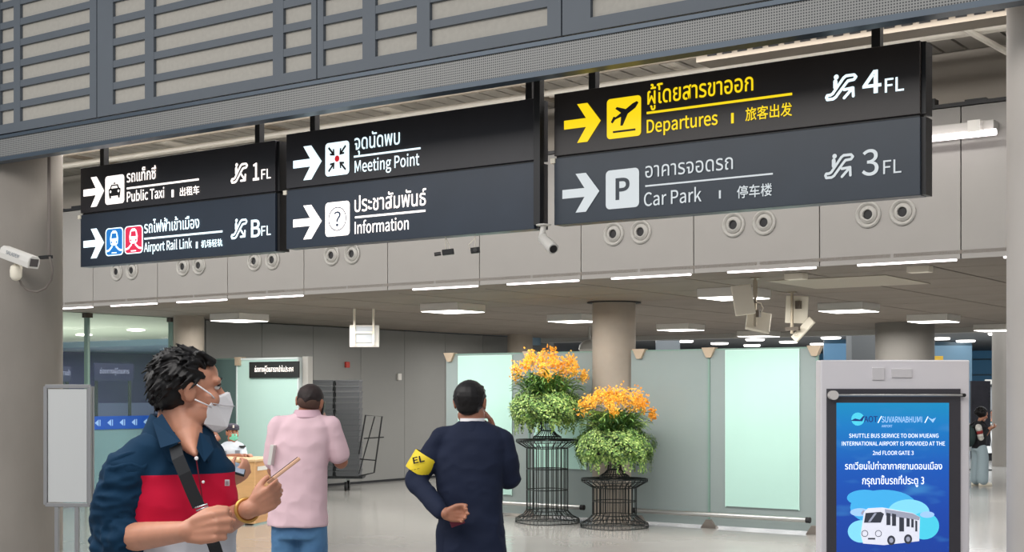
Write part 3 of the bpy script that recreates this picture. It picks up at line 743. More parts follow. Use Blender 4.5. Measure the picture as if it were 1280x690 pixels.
b = MB(); b.tube([pz[0], Vector((pz[0].x, pz[0].y, 4.4))], .017, 10); o = b.build('conduit', MATS['hose_grey'], smooth=True); 
b2 = MB(); b2.box(ap(57, 321.5, DC-.05), (.16, .05, .03)); centre(o); tag(o, 'grey conduit pipe running up the big grey concrete column', 'pipe'); ROOTM[o.name] = Matrix.Translation(o.location); b2.build('pipe_clamp', M_dark, o)
# camera below the pole between signs
t = thing('security_camera', 'white bullet camera on a short mount under the gap between signs', 'camera', ap(681, 284, 10.72), YAW)
b = MB(); p = ap(679.5, 286, 10.72); b.lathe([(.058, 2.895), (.058, 2.903)], 24, Matrix.Translation((p.x, p.y, 0))); b.caps_chain([(Vector((p.x, p.y, 2.89)), .022), (ap(676.5, 299, 10.7), .024), (ap(683, 303, 10.6), .028)]); b.build('mount', M_white, t, smooth=True)
a_, c_ = ap(678, 297.5, 10.62), ap(690, 309.5, 10.45)
b = MB(); b.tube([a_, a_+(c_-a_)*.06, c_+(c_-a_)*.1, c_+(c_-a_)*.14], [.034, .042, .044, .038], 24); b.build('camera_body', M_white, t, smooth=True)
b = MB(); b.tube([c_+(c_-a_)*.10, c_+(c_-a_)*.16], .030, 20); b.build('lens', M_black, t)
# two small black cameras on thin wires
for (px, py, w_, lb) in ((557, 315.5, .13, 'small black camera with a long lens hanging on a thin wire, left of two'), (594, 313, .075, 'tiny black box camera hanging on a looped wire, right of two')):
    DD = 9.04/((px-640)/FPX*sa+ca); t = thing('small_camera', lb, 'camera', ap(px, py, DD), YAW)
    M_ = Matrix.Translation(ap(px, py, DD)) @ Matrix.Rotation(YAW, 4, 'Z') @ Matrix.Rotation(math.radians(-7), 4, 'Y')
    b = MB(M_); b.box((0.02 if w_ > .1 else 0, 0, 0), (w_*.75 if w_ > .1 else w_, .06, .045)); b.build('camera_body', M_black, t, bevel=.005)
    b = MB(M_); b.tube([(-w_*.3, 0, -.004), (-w_*.72, 0, -.006)] if w_ > .1 else [(0, -.02, 0), (0, -.05, 0)], .016, 14); b.build('lens', mat('lens_grey', (64, 62, 62), rough=.4), t, smooth=True)
    b = MB(); tp = ap(px, 297, DD); b.tube([ap(px, py-2, DD), tp], .003, 6); b.tube([tp, ap(px-8, 306, DD), ap(px-6, py-1, DD)] if w_ < .1 else [tp, ap(px+4, 306, DD), ap(px+6, py-2, DD)], .003, 5); b.tube([tp, Vector((tp.x, tp.y, 2.889))], .003, 5); b.build('wire', M_cream, t)
# batten light on the fascia
p0, p1 = at(1130, 172, Y=11.28), at(1246, 171, Y=11.28); z = 3.66
t = thing('batten_lamp', 'white batten lamp with a bright tube, right of the largest sign', 'lamp', ((p0.x+p1.x)/2, 11.4, z), 0)
b = MB(); b.bbox((p0.x, 11.30, z+.05), (p1.x-.03, 11.44, z+.13)); b.build('housing', M_greyp, t, bevel=.006)
b = MB(); b.tube([(p0.x, 11.26, z+.02), (p1.x, 11.26, z+.02)], .026, 14); b.build('tube', M_tube, t, smooth=True)
b = MB(); b.bbox((p1.x-.22, 11.24, z+.03), (p1.x-.12, 11.32, z+.13)); b.build('clip', M_white, t)
# pipes, trays and cross rails in the void above the signs
M_pipe = mat('pipe_pale', (214, 208, 196), rough=.5); M_pipe2 = mat('pipe_taupe', (132, 122, 108), rough=.6)
PL = [(10.55, 4.33, .028, M_pipe, 'pale pipe running the length of the void above the signs'), (10.2, 4.36, .018, M_pipe2, 'thin taupe pipe above the signs, just in front of the pale pipe'),
      (9.75, 4.30, .022, M_pipe2, 'taupe pipe nearest the lattice wall above the signs'), (11.0, 4.42, .020, M_pipe, 'thin pale pipe close to the upper wall above the signs')]
for y, z, r, m_, lb in PL:
    b = MB(); b.tube([(-16.2, y, z), (-12, y, z-.01), (-6, y, z), (4.5, y, z)], r, 10); tag(centre(b.build('pipe', m_, smooth=True)), lb, 'pipe', 'pipes above the signs')
p0 = at(1180, 22, Z=4.40); p1 = at(1264, 68, Z=4.15); b = MB(); d = p1-p0; b.tube([p0-d*.1, p1+d*.6], .024, 10); tag(centre(b.build('pipe', M_pipe, smooth=True)), 'slanting pale pipe beside the near right column, above the sign', 'pipe')
t = thing('cable_tray', 'perforated steel cable tray above the right end of the largest sign', 'cable tray', (-2.5, 9.9, 4.2))
b = MB(); b.bbox((-5.2, 9.86, 4.22), (1.5, 9.88, 4.32)); b.bbox((-5.2, 9.88, 4.22), (1.5, 10.1, 4.225)); b.build('tray_side', M_pipe2, t)
b = MB(); [b.bbox((-5.1+.13*i, 9.855, 4.255), (-5.02+.13*i, 9.859, 4.285)) for i in range(50)]; b.build('slot', M_dark, t)['kind'] = 'stuff'
b = MB()
for i in range(11):
    x = -15.4+1.6*i; b = MB(); b.bbox((x, 9.4, 4.38), (x+.05, 11.4, 4.42)); b.bbox((x, 10.5, 4.40), (x+.04, 10.54, 4.55)); o = b.build('cross_rail', M_pipe2 if i % 2 else M_pipe)
    centre(o); tag(o, None, 'rail', 'cross rails above the signs'); o['label'] = '%s steel cross rail from the left, above the signs' % ('first', 'second', 'third', 'fourth', 'fifth', 'sixth', 'seventh', 'eighth', 'ninth', 'tenth', 'eleventh')[i]
# fire alarm and sensor on the left wall
p = at(433, 456, X=-16.5); b = MB(); b.bbox((-16.5, p.y-.05, p.z-.05), (-16.46, p.y+.05, p.z+.05)); tag(centre(b.build('fire_alarm', mat('alarm_red', (178, 52, 40), rough=.5), bevel=.005)), 'small red fire alarm on the grey left wall', 'alarm')
p = at(498, 471, X=-16.5); b = MB(); b.bbox((-16.5, p.y-.05, p.z-.06), (-16.46, p.y+.05, p.z+.06)); tag(centre(b.build('wall_sensor', M_white, bevel=.005)), 'small white sensor on the grey left wall', 'sensor')
# far downlights
b = MB(); b.lathe([(.24, .01), (.26, .03), (.26, .06)], 20, caps=True); dl = b.build('downlight', M_lamp)
spots = [(X, Y) for Y in (26.5, 28.7, 30.9, 33.1, 35.3, 37.5, 39.7) for X in (-19, -16.8, -14.6, -12.4, -10.2, -8.0, -5.8)]
for i, (X, Y) in enumerate(spots):
    o = dl if i == 0 else dl.copy()
    if i: COL.objects.link(o)
    o.location = (X, Y, 3.02); tag(o, 'round glowing downlight in the far hall ceiling', 'light', 'round downlights in the far hall')
# dome lamp near column
p = at(737, 437, D=24.0); t = thing('dome_lamp', 'grey dome camera hanging left of the round column above the partition', 'camera', p)
b = MB(Matrix.Translation((p.x, p.y, p.z))); b.lathe([(.16, -.03), (.19, .0), (.17, .08), (.10, .15), (.02, .17)], 24); b.build('dome', M_greyp, t, smooth=True)
b = MB(Matrix.Translation((p.x, p.y, p.z))); b.lathe([(.12, -.07), (.15, -.03)], 24); b.build('lower_lens', M_black, t); b = MB(); b.tube([(p.x, p.y, p.z+.16), (p.x, p.y, CZ)], .02, 8); b.build('stem', M_greyp, t)

# ================================================================== STANDING THINGS
# notice board on legs in front of the grey column
DB = 12.9; p = at(85, 600, D=DB); t = thing('notice_board', 'blank white notice board on thin legs in front of the grey column', 'board', (p.x, p.y, 0), YAW)
M_ = frame((0, 0, 0))
Mb = Matrix.Translation((p.x, p.y, 0)) @ Matrix.Rotation(YAW+math.radians(-6), 4, 'Z')
zt = EYE+7/FPX*DB; zb = EYE-141/FPX*DB; hw = 28.5/FPX*DB
b = MB(Mb); b.box((0, 0, (zt+zb)/2), (2*hw-.05, .025, zt-zb-.05)); b.build('board_face', mat('board_white', (196, 198, 198), rough=.4), t)
b = MB(Mb)
for z in (zt, zb): b.box((0, 0, z), (2*hw, .045, .035))
for x in (-hw, hw): b.box((x, 0, (zt+zb)/2), (.035, .045, zt-zb))
b.box((hw+.015, .03, (zt+zb)/2), (.02, .03, zt-zb)); b.build('board_frame', mat('alu_frame', (150, 150, 152), rough=.4, metal=.4), t, bevel=.003)
for x in (-hw*.5, hw*.42):
    b = MB(Mb); b.box((x, 0, zb/2), (.035, .035, zb)); b.build('leg', MATS['alu_frame'], t); 
b = MB(Mb); b.box((-hw*.5, 0, .012), (.05, .5, .024)); b.box((hw*.42, 0, .012), (.05, .5, .024)); b.build('foot', MATS['alu_frame'], t)

# glowing light panel with a black sign
x0, x1 = yx(303), yx(378)
t = thing('light_panel', 'tall aqua light panel with a black Thai sign on top, behind the guard desk', 'panel', ((x0+x1)/2, 14.95, 0))
b = MB(); b.bbox((x0, 14.9, 0), (x1, 15.0, 2.10)); b.build('panel_body', mat('aqua_lit', (184, 214, 206), rough=.3, emit=.03, ecol=(150, 230, 210)), t)
b = MB(); b.bbox((x0-.02, 14.89, 2.10), (x1+.02, 15.01, 2.13)); b.bbox((x0-.025, 14.89, 0), (x0, 15.01, 2.12)); b.bbox((x1, 14.89, 0), (x1+.025, 15.01, 2.12)); b.build('panel_frame', mat('frame_pale', (205, 215, 215), rough=.4), t, bevel=.003)
b = MB(); b.bbox((x1+.05, 14.95, 0), (x1+.16, 15.05, 2.14)); b.build('side_post', M_greyp, t)
b = MB(); b.bbox((x0-.02, 14.86, 2.02), (x0+.08, 14.9, 2.14)); b.build('clamp', MATS['clamp_beige'], t)
a = at(312, 473.5, Y=14.88); c = at(374, 451, Y=14.88); b = MB(); b.bbox((a.x, 14.87, 1.83), (c.x, 14.89, 2.07)); bs_ = b.build('sign_plate', mat('plate_black', (34, 36, 36), rough=.4), t)
f = Flat((a.x+.12, 14.868, 1.92), UX, NSG); f.text(M_txt_w, 'ช่องทางผู้โดยสารขาเข้าในประเทศ', 0, 0, (c.x-a.x)*.78, .062, 'ก', 0); f.build('lettering', bs_)

# wooden guard desk
DK = 17.0; p = at(318, 600, D=DK); rz = YAW+math.radians(-14)
t = thing('guard_desk', 'light wooden desk with the guard sitting behind it', 'desk', (p.x, p.y, 0), rz)
Md = Matrix.Translation((p.x, p.y, 0)) @ Matrix.Rotation(rz, 4, 'Z'); M_wood = mat('desk_wood', (216, 170, 116), rough=.4, var=.08, vscale=3, stretch=(1, 1, 6)); M_wood2 = mat('desk_wood_shaded', (200, 150, 98), rough=.4, var=.08, vscale=3, stretch=(1, 1, 6))  # side wood is the front's wood with shade painted in as a darker tone
b = MB(Md); b.bbox((-1.35, 0, .02), (0, .03, .77)); b.build('front_panel', M_wood, t)
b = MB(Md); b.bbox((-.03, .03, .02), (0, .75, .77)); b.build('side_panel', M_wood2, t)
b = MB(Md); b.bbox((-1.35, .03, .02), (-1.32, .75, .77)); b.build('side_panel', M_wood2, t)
b = MB(Md); b.bbox((-1.37, -.02, .77), (.02, .78, .80)); b.build('desk_top', mat('desk_top', (222, 186, 138), rough=.35), t, bevel=.004)
b = MB(Md); b.bbox((.001, .08, .66), (.006, .6, .71)); b.build('paper_strip', M_white, t)

# tray stacks on a trolley by the left wall
M_tray = mat('tray_grey', (94, 95, 98), rough=.6)
tp = at(425, 606, D=23.0); TX, TY = tp.x+.12, tp.y
t = thing('tray_trolley', 'flat steel trolley with black castors under the grey tray stacks', 'trolley', (TX, TY, 0), YAW)
Mt = Matrix.Translation((TX, TY, 0)) @ Matrix.Rotation(YAW, 4, 'Z')
b = MB(Mt); b.bbox((-.62, -.02, .20), (.28, .5, .24)); b.build('deck', M_black, t)
for x in (-.5, .0):
    for y in (.06, .42):
        b = MB(Mt @ Matrix.Translation((x, y, .075)) @ Matrix.Rotation(PI/2, 4, 'Y')); b.lathe([(.03, -.025), (.075, -.02), (.075, .02), (.03, .025)], 18); wq = b.build('castor', M_black, t, smooth=True)
        b = MB(Mt); b.box((x, y, .15), (.03, .05, .12)); b.build('fork', M_steel, wq)
b = MB(Mt); b.tube([(.22, .0, .24), (.47, .0, .30), (.60, .0, 1.22), (.33, .0, 1.24), (.22, .0, .6)], .013, 8); b.tube([(.24, 0, .52), (.50, 0, .50)], .01, 8); b.tube([(.30, 0, .86), (.63, 0, .88)], .01, 8); b.tube([(.22, 0, .28), (.48, 0, 1.22)], .01, 8)
b.build('handle_frame', M_black, t, smooth=True)
b = MB(); 
prof = []
b = MB(); W_, H_, dz = .40, .50, .093
o_ = [(-W_/2, -H_/2), (W_/2, -H_/2), (W_/2, H_/2), (-W_/2, H_/2)]
def rr(sx_, sy_, z): return [(x*sx_, y*sy_, z) for x, y in o_]
b.rings([rr(.93, .95, 0), rr(.96, .97, .060), rr(1, 1, .064), rr(1, 1, .086), rr(.95, .95, .086), rr(.88, .88, .012)], caps=True)
tray = b.build('tray', M_tray)
n = 0
for k in range(17):
    for cx_, lab in ((-.40, 'left'), (.03, 'right')):
        o = tray if n == 0 else tray.copy()
        if n: COL.objects.link(o)
        q_ = Mt @ Vector((cx_+.003*((k*7) % 3), .24, 0)); o.location = (q_.x, q_.y, .242+k*dz); o.rotation_euler = (0, 0, YAW); n += 1
        ORD = ('topmost', 'second', 'third', 'fourth', 'fifth', 'sixth', 'seventh', 'eighth', 'ninth', 'tenth', 'eleventh', 'twelfth', 'thirteenth', 'fourteenth', 'fifteenth', 'sixteenth', 'lowest')
        tag(o, '%s grey tray from the top of the %s stack on the trolley' % (ORD[16-k], lab), 'tray', 'grey trays stacked on the trolley')
b = MB(Mt); b.bbox((-.192, 0.02, .245), (-.175, .05, 1.80)); tag(centre(b.build('stack_strip', M_black)), 'slim black strip standing between the two tray stacks', 'post')  # dark upright strip in the gap between the stacks

# ------------------------------------------------------------------ kiosk
DKI = 9.4; k = at(1119, 600, D=DKI); t = thing('display_kiosk', 'silver information kiosk with a large blue shuttle bus screen', 'kiosk', (k.x, k.y, 0), YAW)
Mk = Matrix.Translation((k.x, k.y, 0)) @ Matrix.Rotation(YAW, 4, 'Z')
def kx(px): return (px-1119)/FPX*DKI
def kz(py): return EYE+(HOR-py)/FPX*DKI
M_sil = mat('kiosk_silver', (226, 222, 226), rough=.4)
X0, X1, ZT = kx(1026), kx(1212), kz(450)
b = MB(Mk); b.bbox((X0, 0, .04), (X1, .16, ZT)); b.build('cabinet', M_sil, t, bevel=.008)
b = MB(Mk); b.bbox((X0-.05, -.1, 0), (X1+.05, .3, .04)); b.build('base_plate', M_greyp, t)
b = MB(Mk); b.bbox((kx(1033), -.012, kz(905)), (kx(1200), .0, kz(486))); b.build('bezel', mat('bezel_charcoal', (62, 60, 66), rough=.4), t)
b = MB(Mk); b.bbox((kx(1092), -.006, kz(474.5)), (kx(1106), .0, kz(460))); b.bbox((kx(1116), -.006, kz(472)), (kx(1139), .0, kz(462.5))); 
for (a_, c_, e_, g_) in ((1090, 475, 1105, 459.5), (1114, 472, 1139.5, 461)):
    bb_ = MB(Mk); bb_.bbox((kx(a_), -.012, kz(c_)), (kx(e_), .0, kz(g_))); bb_.build('header_cover', mat('kiosk_cover', (214, 210, 212), rough=.4), t, bevel=.002)
b = MB(Mk); b.tube([(kx(1036), -.05, kz(494)), (kx(1200), -.05, kz(494))], .0075, 12); r_ = b.build('towel_rail', M_steel, t, smooth=True)
b = MB(Mk); b.tube([(kx(1039.5), -.075, kz(494)), (kx(1039.5), -.0, kz(494))], .031, 28); b.build('knob', mat('knob_silver', (214, 208, 204), rough=.35), t, smooth=True)
b = MB(Mk); b.tube([(kx(1202), -.06, kz(494)), (kx(1202), 0, kz(494))], .012, 12); b.build('rail_mount', M_black, r_)
# screen: picture with its own light
ms = bpy.data.materials.new('screen_picture'); ms.use_nodes = True; nt = ms.node_tree; bs = nt.nodes['Principled BSDF']
tc = nt.nodes.new('ShaderNodeTexCoord'); sp = nt.nodes.new('ShaderNodeSeparateXYZ'); nt.links.new(tc.outputs['Generated'], sp.inputs[0])
rp = nt.nodes.new('ShaderNodeValToRGB'); nt.links.new(sp.outputs[2], rp.inputs[0])
els = [(0.0, (10, 50, 130)), (.45, (12, 62, 160)), (.62, (14, 72, 176)), (.78, (8, 92, 192)), (.92, (0, 128, 204)), (1.0, (0, 146, 200))]
rp.color_ramp.elements[0].position = 0; rp.color_ramp.elements[0].color = lin(els[0][1]); rp.color_ramp.elements[1].position = 1; rp.color_ramp.elements[1].color = lin(els[-1][1])
for ps, cc in els[1:-1]: e = rp.color_ramp.elements.new(ps); e.color = lin(cc)
nz_ = nt.nodes.new('ShaderNodeTexNoise'); nz_.inputs['Scale'].default_value = 3.0; mp = nt.nodes.new('ShaderNodeMapping'); mp.inputs['Scale'].default_value = (1, 1, 3); nt.links.new(tc.outputs['Object'], mp.inputs[0]); nt.links.new(mp.outputs[0], nz_.inputs['Vector'])
r2 = nt.nodes.new('ShaderNodeValToRGB'); r2.color_ramp.elements[0].position = .56; r2.color_ramp.elements[1].position = .8; nt.links.new(nz_.outputs[0], r2.inputs[0])
mx = nt.nodes.new('ShaderNodeMix'); mx.data_type = 'RGBA'; nt.links.new(r2.outputs[0], mx.inputs[0]); nt.links.new(rp.outputs[0], mx.inputs[6]); mx.inputs[7].default_value = lin((60, 140, 210))
bs.inputs['Base Color'].default_value = (0.01, 0.01, 0.02, 1); bs.inputs['Roughness'].default_value = .12
nt.links.new(mx.outputs[2], bs.inputs['Emission Color']); bs.inputs['Emission Strength'].default_value = .95
b = MB(Mk); b.bbox((kx(1045), -.014, kz(860)), (kx(1185.5), -.011, kz(503.5))); scr = b.build('screen', ms, t)
RW, NK = RV, -FV
f = Flat(Mk @ Vector((0, -.0145, 0)), RW, NK)
M_sw = mat('screen_white', (232, 240, 255), emit=.9); M_sg = mat('screen_teal', (70, 190, 215), emit=.75); M_sd = mat('screen_navy', (20, 50, 120), emit=.5); M_sc = mat('screen_cloud', (120, 200, 226), emit=.75); M_sc2 = mat('screen_cloud_deep', (60, 160, 214), emit=.75)
M_sl = mat('screen_lilac', (150, 190, 235), emit=.7); M_bus = mat('screen_bus', (206, 208, 220), emit=.75); M_bus2 = mat('screen_bus_dark', (56, 60, 72), emit=.35); M_bus3 = mat('screen_bus_mid', (150, 154, 172), emit=.6)
def ST(m, body, px0, py, px1, h, ref='H', bold=.01, l=3): f.text(m, body, kx(px0), kz(py), kx(px1)-kx(px0), h/FPX*DKI, ref, bold, l)
M_line = MATS['screen_white']
f.disc(M_sg, (kx(1071.5), kz(523.8)), 8.2/FPX*DKI, 2); f.poly(M_sd, [(kx(1062), kz(526)), (kx(1068), kz(523)), (kx(1074), kz(524.5)), (kx(1078), kz(520)), (kx(1080), kz(520)), (kx(1077), kz(526.5))], 2.6)
ST(M_sd, 'AOT', 1079, 527.5, 1096, 7.4, bold=.02); f.stroke(M_sw, [(kx(1096.5), kz(528.5)), (kx(1101), kz(520))], .006, 3, False)
ST(M_sl, 'SUVARNABHUMI', 1101, 528, 1151.5, 7.4, bold=.02); ST(M_sl, 'AIRPORT', 1101, 534, 1114.5, 3, bold=.02)
f.stroke(M_sw, [(kx(1155), kz(528.5)), (kx(1159), kz(520.5))], .006, 3, False); f.poly(M_sl, [(kx(1158), kz(521)), (kx(1164), kz(524)), (kx(1169), kz(522)), (kx(1165), kz(528.5)), (kx(1163), kz(526))], 3)
ST(M_sw, 'SHUTTLE BUS SERVICE TO DON MUEANG', 1060.5, 547, 1172, 5, bold=.004)
ST(M_sw, 'INTERNATIONAL AIRPORT IS PROVIDED AT THE', 1051.5, 556.8, 1180, 5, bold=.004)
ST(M_sw, '2nd FLOOR GATE 3', 1090, 568.5, 1141, 5, bold=.004)
ST(M_sw, 'รถเวียนไปท่าอากาศยานดอนเมือง', 1055.5, 586.5, 1176.5, 6.6, 'ก', .008)
ST(M_sw, 'กรุณาขึ้นรถที่ประตู 3', 1077, 605, 1154, 7.4, 'ก', .008)
def blob(m, cx_, cy_, rx, ry, l): f.disc(m, (kx(cx_), kz(cy_)), rx/FPX*DKI, l, 36, ry/FPX*DKI)
blob(M_sc2, 1104, 634, 42, 22, 1.2); blob(M_sc2, 1080, 622, 22, 10, 1.25)
blob(MATS['screen_cloud'], 1135, 640, 26, 16, 1.3); blob(M_sg, 1154, 657, 19, 17, 1.4); blob(MATS['screen_cloud'], 1076, 664, 17, 14, 1.5); blob(M_sl, 1074, 640, 12, 5, 1.6); blob(M_sl, 1158, 643, 9, 4, 1.6)
def PP(m, pts, l): f.poly(m, [(kx(x), kz(y)) for x, y in pts], l)
PP(M_bus, [(1079, 640), (1084, 635), (1102, 634), (1140, 641), (1149, 646), (1148, 676), (1104, 681), (1078, 679), (1075, 668)], 3)
PP(MATS['screen_bus_mid'], [(1105, 636), (1140, 641.5), (1149, 646), (1148, 650), (1106, 644)], 3.3)
PP(M_bus2, [(1081, 641), (1100, 639.5), (1104, 642), (1100, 653), (1079, 653)], 4); PP(MATS['screen_bus_mid'], [(1084, 652), (1092, 641), (1095, 641), (1087, 652)], 4.5)
for i, (x0_, x1_, y0_, y1_) in enumerate(((1107, 1112, 640.5, 656), (1114, 1119, 641.5, 657), (1123, 1129, 646, 664), (1132, 1136, 647, 658), (1138, 1141, 648, 659), (1143, 1145.5, 650, 664))): PP(M_bus2, [(x0_, y0_), (x1_, y0_+1), (x1_, y1_), (x0_, y1_)], 4)
for cx_ in (1080, 1097): f.ring(M_bus2, (kx(cx_), kz(666.5)), 4.2/FPX*DKI, .004, 4.2, 18)
PP(M_bus2, [(1084, 672), (1093, 672), (1093, 674), (1084, 674)], 4)
for cx_, cy_ in ((1113, 675), (1134, 673.5)): blob(M_bus2, cx_, cy_, 5, 6, 4); blob(MATS['screen_bus_mid'], cx_, cy_, 2.6, 3.2, 4.5)
PP(MATS['screen_bus_mid'], [(1075, 641), (1078, 637), (1080, 638), (1077, 644)], 4)
for py0, tx, h in ((720, 'SHUTTLE BUS', 8),): pass
f.build('screen_print', scr)
for o in list(scr.children): o['kind'] = 'stuff'

# ================================================================== FAR RIGHT BACKGROUND
def box_at(name, px0, px1, py0, py1, D, dep, m, label=None, cat=None, bevel=0, ztop=None, zbot=None):
    c = at((px0+px1)/2, py1, D=D); z0 = EYE+(HOR-py1)/FPX*D if zbot is None else zbot; z1 = EYE+(HOR-py0)/FPX*D
    b = MB(frame((c.x, c.y, 0))); h = (px1-px0)/2/FPX*D; b.bbox((-h, 0, z0), (h, dep, z1)); o = b.build(name, m, bevel=bevel)
    if label: centre(o); tag(o, label, cat)
    return o
t = thing('floor_display', 'tall black display screen standing behind the woman with the backpack', 'screen', (at(1225, 600, D=29).x, at(1225, 600, D=29).y, 0), YAW)
c = at(1226, 500, D=29); b = MB(frame((c.x, c.y, 0))); b.bbox((-.20, 0, .5), (.20, .08, 1.85)); b.build('screen_panel', mat('far_screen_black', (34, 32, 38), rough=.25, var=.4, vscale=3), t)
b = MB(frame((c.x, c.y, 0))); b.bbox((-.05, .01, 0), (.05, .07, .5)); b.bbox((-.2, -.1, 0), (.2, .2, .02)); b.build('stand', M_dark, t)
o = box_at('service_block', 1232, 1300, 476, 560, 37, .5, mat('block_grey', (150, 152, 155), rough=.5), 'pale grey service block with a white top behind the baggage counter', 'counter', zbot=0)
ROOTM[o.name] = Matrix.Translation(o.location); c = at(1266, 480, D=36.95); b = MB(frame((c.x, c.y, 0))); b.bbox((-.74, -.02, 1.83), (.74, 0, 1.95)); b.build('white_trim', M_white, o); b = MB(frame((c.x, c.y, 0))); b.bbox((-.74, -.02, 1.76), (.74, 0, 1.80)); b.build('dark_trim', M_dark, o)
c = at(1262, 572, D=33.0); t = thing('baggage_carousel', 'stainless steel baggage carousel with sloped sides at the far right', 'carousel', (c.x, c.y, 0), YAW)
Mq = frame((c.x, c.y, 0)); b = MB(Mq); b.rings([[(-.52, 0, .18), (1.6, 0, .18), (1.6, 1.4, .18), (-.52, 1.4, .18)], [(-.55, .18, .76), (1.6, .18, .76), (1.6, 1.2, .76), (-.55, 1.2, .76)]]); b.build('sloped_side', M_steel, t)
b = MB(Mq); b.bbox((-.5, .05, 0), (1.6, 1.3, .18)); b.build('kick_plate', M_black, t); b = MB(Mq); b.bbox((-.58, .05, .76), (1.6, 1.3, .86)); b.build('counter_top', M_greyp, t)
for i in range(9):
    b = MB(Mq); b.tube([(-.4+.22*i, -.005, .19), (-.42+.22*i, .17, .75)], .008, 4); b.build('seam', mat('seam_steel', (120, 120, 122), rough=.4), t)
p = at(1168, 448, D=33); box_at('yellow_sign', 1167, 1179, 445, 450, 33, .05, mat('yellow_far', (200, 160, 50)), 'small yellow sign glimpsed behind the kiosk top', 'sign', ztop=None)
q = at(1172, 460, D=33.02); b = MB(frame((q.x, q.y, 0))); b.bbox((-.02, .01, 0), (.02, .04, 2.4)); o = b.build('sign_post', M_dark); centre(o); tag(o, 'thin dark post holding the small yellow sign behind the kiosk', 'post')

# ================================================================== PEOPLE
SK = mat('skin_warm', (196, 138, 112), rough=.5, sss=.12, var=.06, vscale=25)
SK2 = mat('skin_tan', (166, 112, 88), rough=.5, sss=.1, var=.06, vscale=25)
HAIR = mat('hair_black', (15, 12, 13), rough=.5, spec=.35)
M_eye = mat('eye_white', (225, 220, 215), rough=.2); M_iris = mat('iris_dark', (30, 20, 16), rough=.1)
M_maskw = mat('mask_white', (244, 241, 243), rough=.7)
def hmat(C, f, up=UV, s=1.0):
    f = f.normalized(); r = f.cross(up).normalized(); u = r.cross(f).normalized()
    M = Matrix((r, f, u)).transposed().to_4x4(); M.translation = C
    return M @ Matrix.Diagonal((s, s, s, 1))
def dirv(dx, dy, dz=0): return (RV*dx+FV*dy+UV*dz).normalized()   # right, away, up
def add_head(b, H):
    b.ell((0, -.006, .018), (.073, .088, .080), H)
    b.ell((0, .020, -.020), (.062, .066, .085), H); b.ell((0, .030, .040), (.060, .056, .048), H)
    b.ell((0, .030, -.062), (.052, .055, .050), H); b.ell((0, .068, -.096), (.026, .024, .022), H)
    for s in (-1, 1):
        b.ell((s*.036, .055, -.030), (.030, .030, .030), H); b.ell((s*.030, .072, .024), (.030, .016, .014), H)
        b.ell((s*.052, .018, -.070), (.018, .034, .030), H)
        b.ell((s*.076, -.008, -.008), (.009, .019, .032), H); b.ell((s*.080, -.014, .004), (.008, .014, .020), H)
        b.ell((s*.012, .094, -.034), (.009, .010, .008), H)
    b.caps_chain([((0, .080, .012), .010), ((0, .096, -.012), .011), ((0, .108, -.030), .013)], M=H)
    b.caps_chain([((-.018, .086, -.060), .007), ((0, .092, -.058), .008), ((.018, .086, -.060), .007)], M=H)
    b.caps_chain([((-.016, .084, -.070), .007), ((0, .090, -.071), .009), ((.016, .084, -.070), .007)], M=H)
def add_eyes(parent, H, both=True):
    for s in (-1, 1):
        b = MB(); b.ell((s*.030, .0735, .006), (.0115, .0115, .0075), H); e = b.build('eye', M_eye, parent, smooth='all')
        b = MB(); b.ell((s*.030, .0835, .006), (.0052, .004, .0055), H, n=10, m=6); b.build('iris', M_iris, e, smooth='all')
        b = MB(); b.caps_chain([((s*.014, .0895, .028), .0028), ((s*.030, .0885, .031), .0034), ((s*.046, .077, .027), .0024)], n=8, M=H); b.build('eyebrow', HAIR, parent, smooth='all')
        b = MB(); b.caps_chain([((s*.017, .086, .010), .0022), ((s*.030, .0868, .0148), .0026), ((s*.043, .077, .010), .0022)], n=8, M=H); b.build('eyelid', M_iris, parent, smooth='all')
def hair_tufts(b, H, n, seed, rmin=.007, rmax=.012, ln=.035, top=.11, nape=-.06, front=.045, side=.0, lift=.006):
    r = random.Random(seed); k = 0
    while k < n:
        th = r.uniform(0, 2*PI); ph = r.uniform(-.9, PI/2)
        d = Vector((math.cos(ph)*math.cos(th), math.cos(ph)*math.sin(th), math.sin(ph)))
        p = Vector((d.x*.073, d.y*.086-.008, d.z*.079+.018))
        if p.z < nape: continue
        if p.y > .040 and p.z < front+.010: continue
        if p.y > .012 and p.z < front*.55+side: continue
        if p.y > -.022 and p.z < .018+side: continue
        if abs(p.x) > .055 and -.045 < p.y < .03 and p.z < .030: continue
        k += 1
        flow = Vector((d.x*.25, -.75+max(0, p.y)*6, -.55 if p.y < .02 else .22))
        flow = (flow-d*flow.dot(d)).normalized()
        flow = (flow+Vector((r.uniform(-.22, .22), r.uniform(-.2, .2), r.uniform(-.18, .18)))).normalized()
        R_ = r.uniform(rmin, rmax); L_ = ln*r.uniform(.6, 1.2)
        b.caps_chain([(p, R_), (p+flow*L_*.5+d*(lift+.004*math.sin(k)), R_*.85), (p+flow*L_+d*lift*.6, R_*.35)], n=7, M=H)
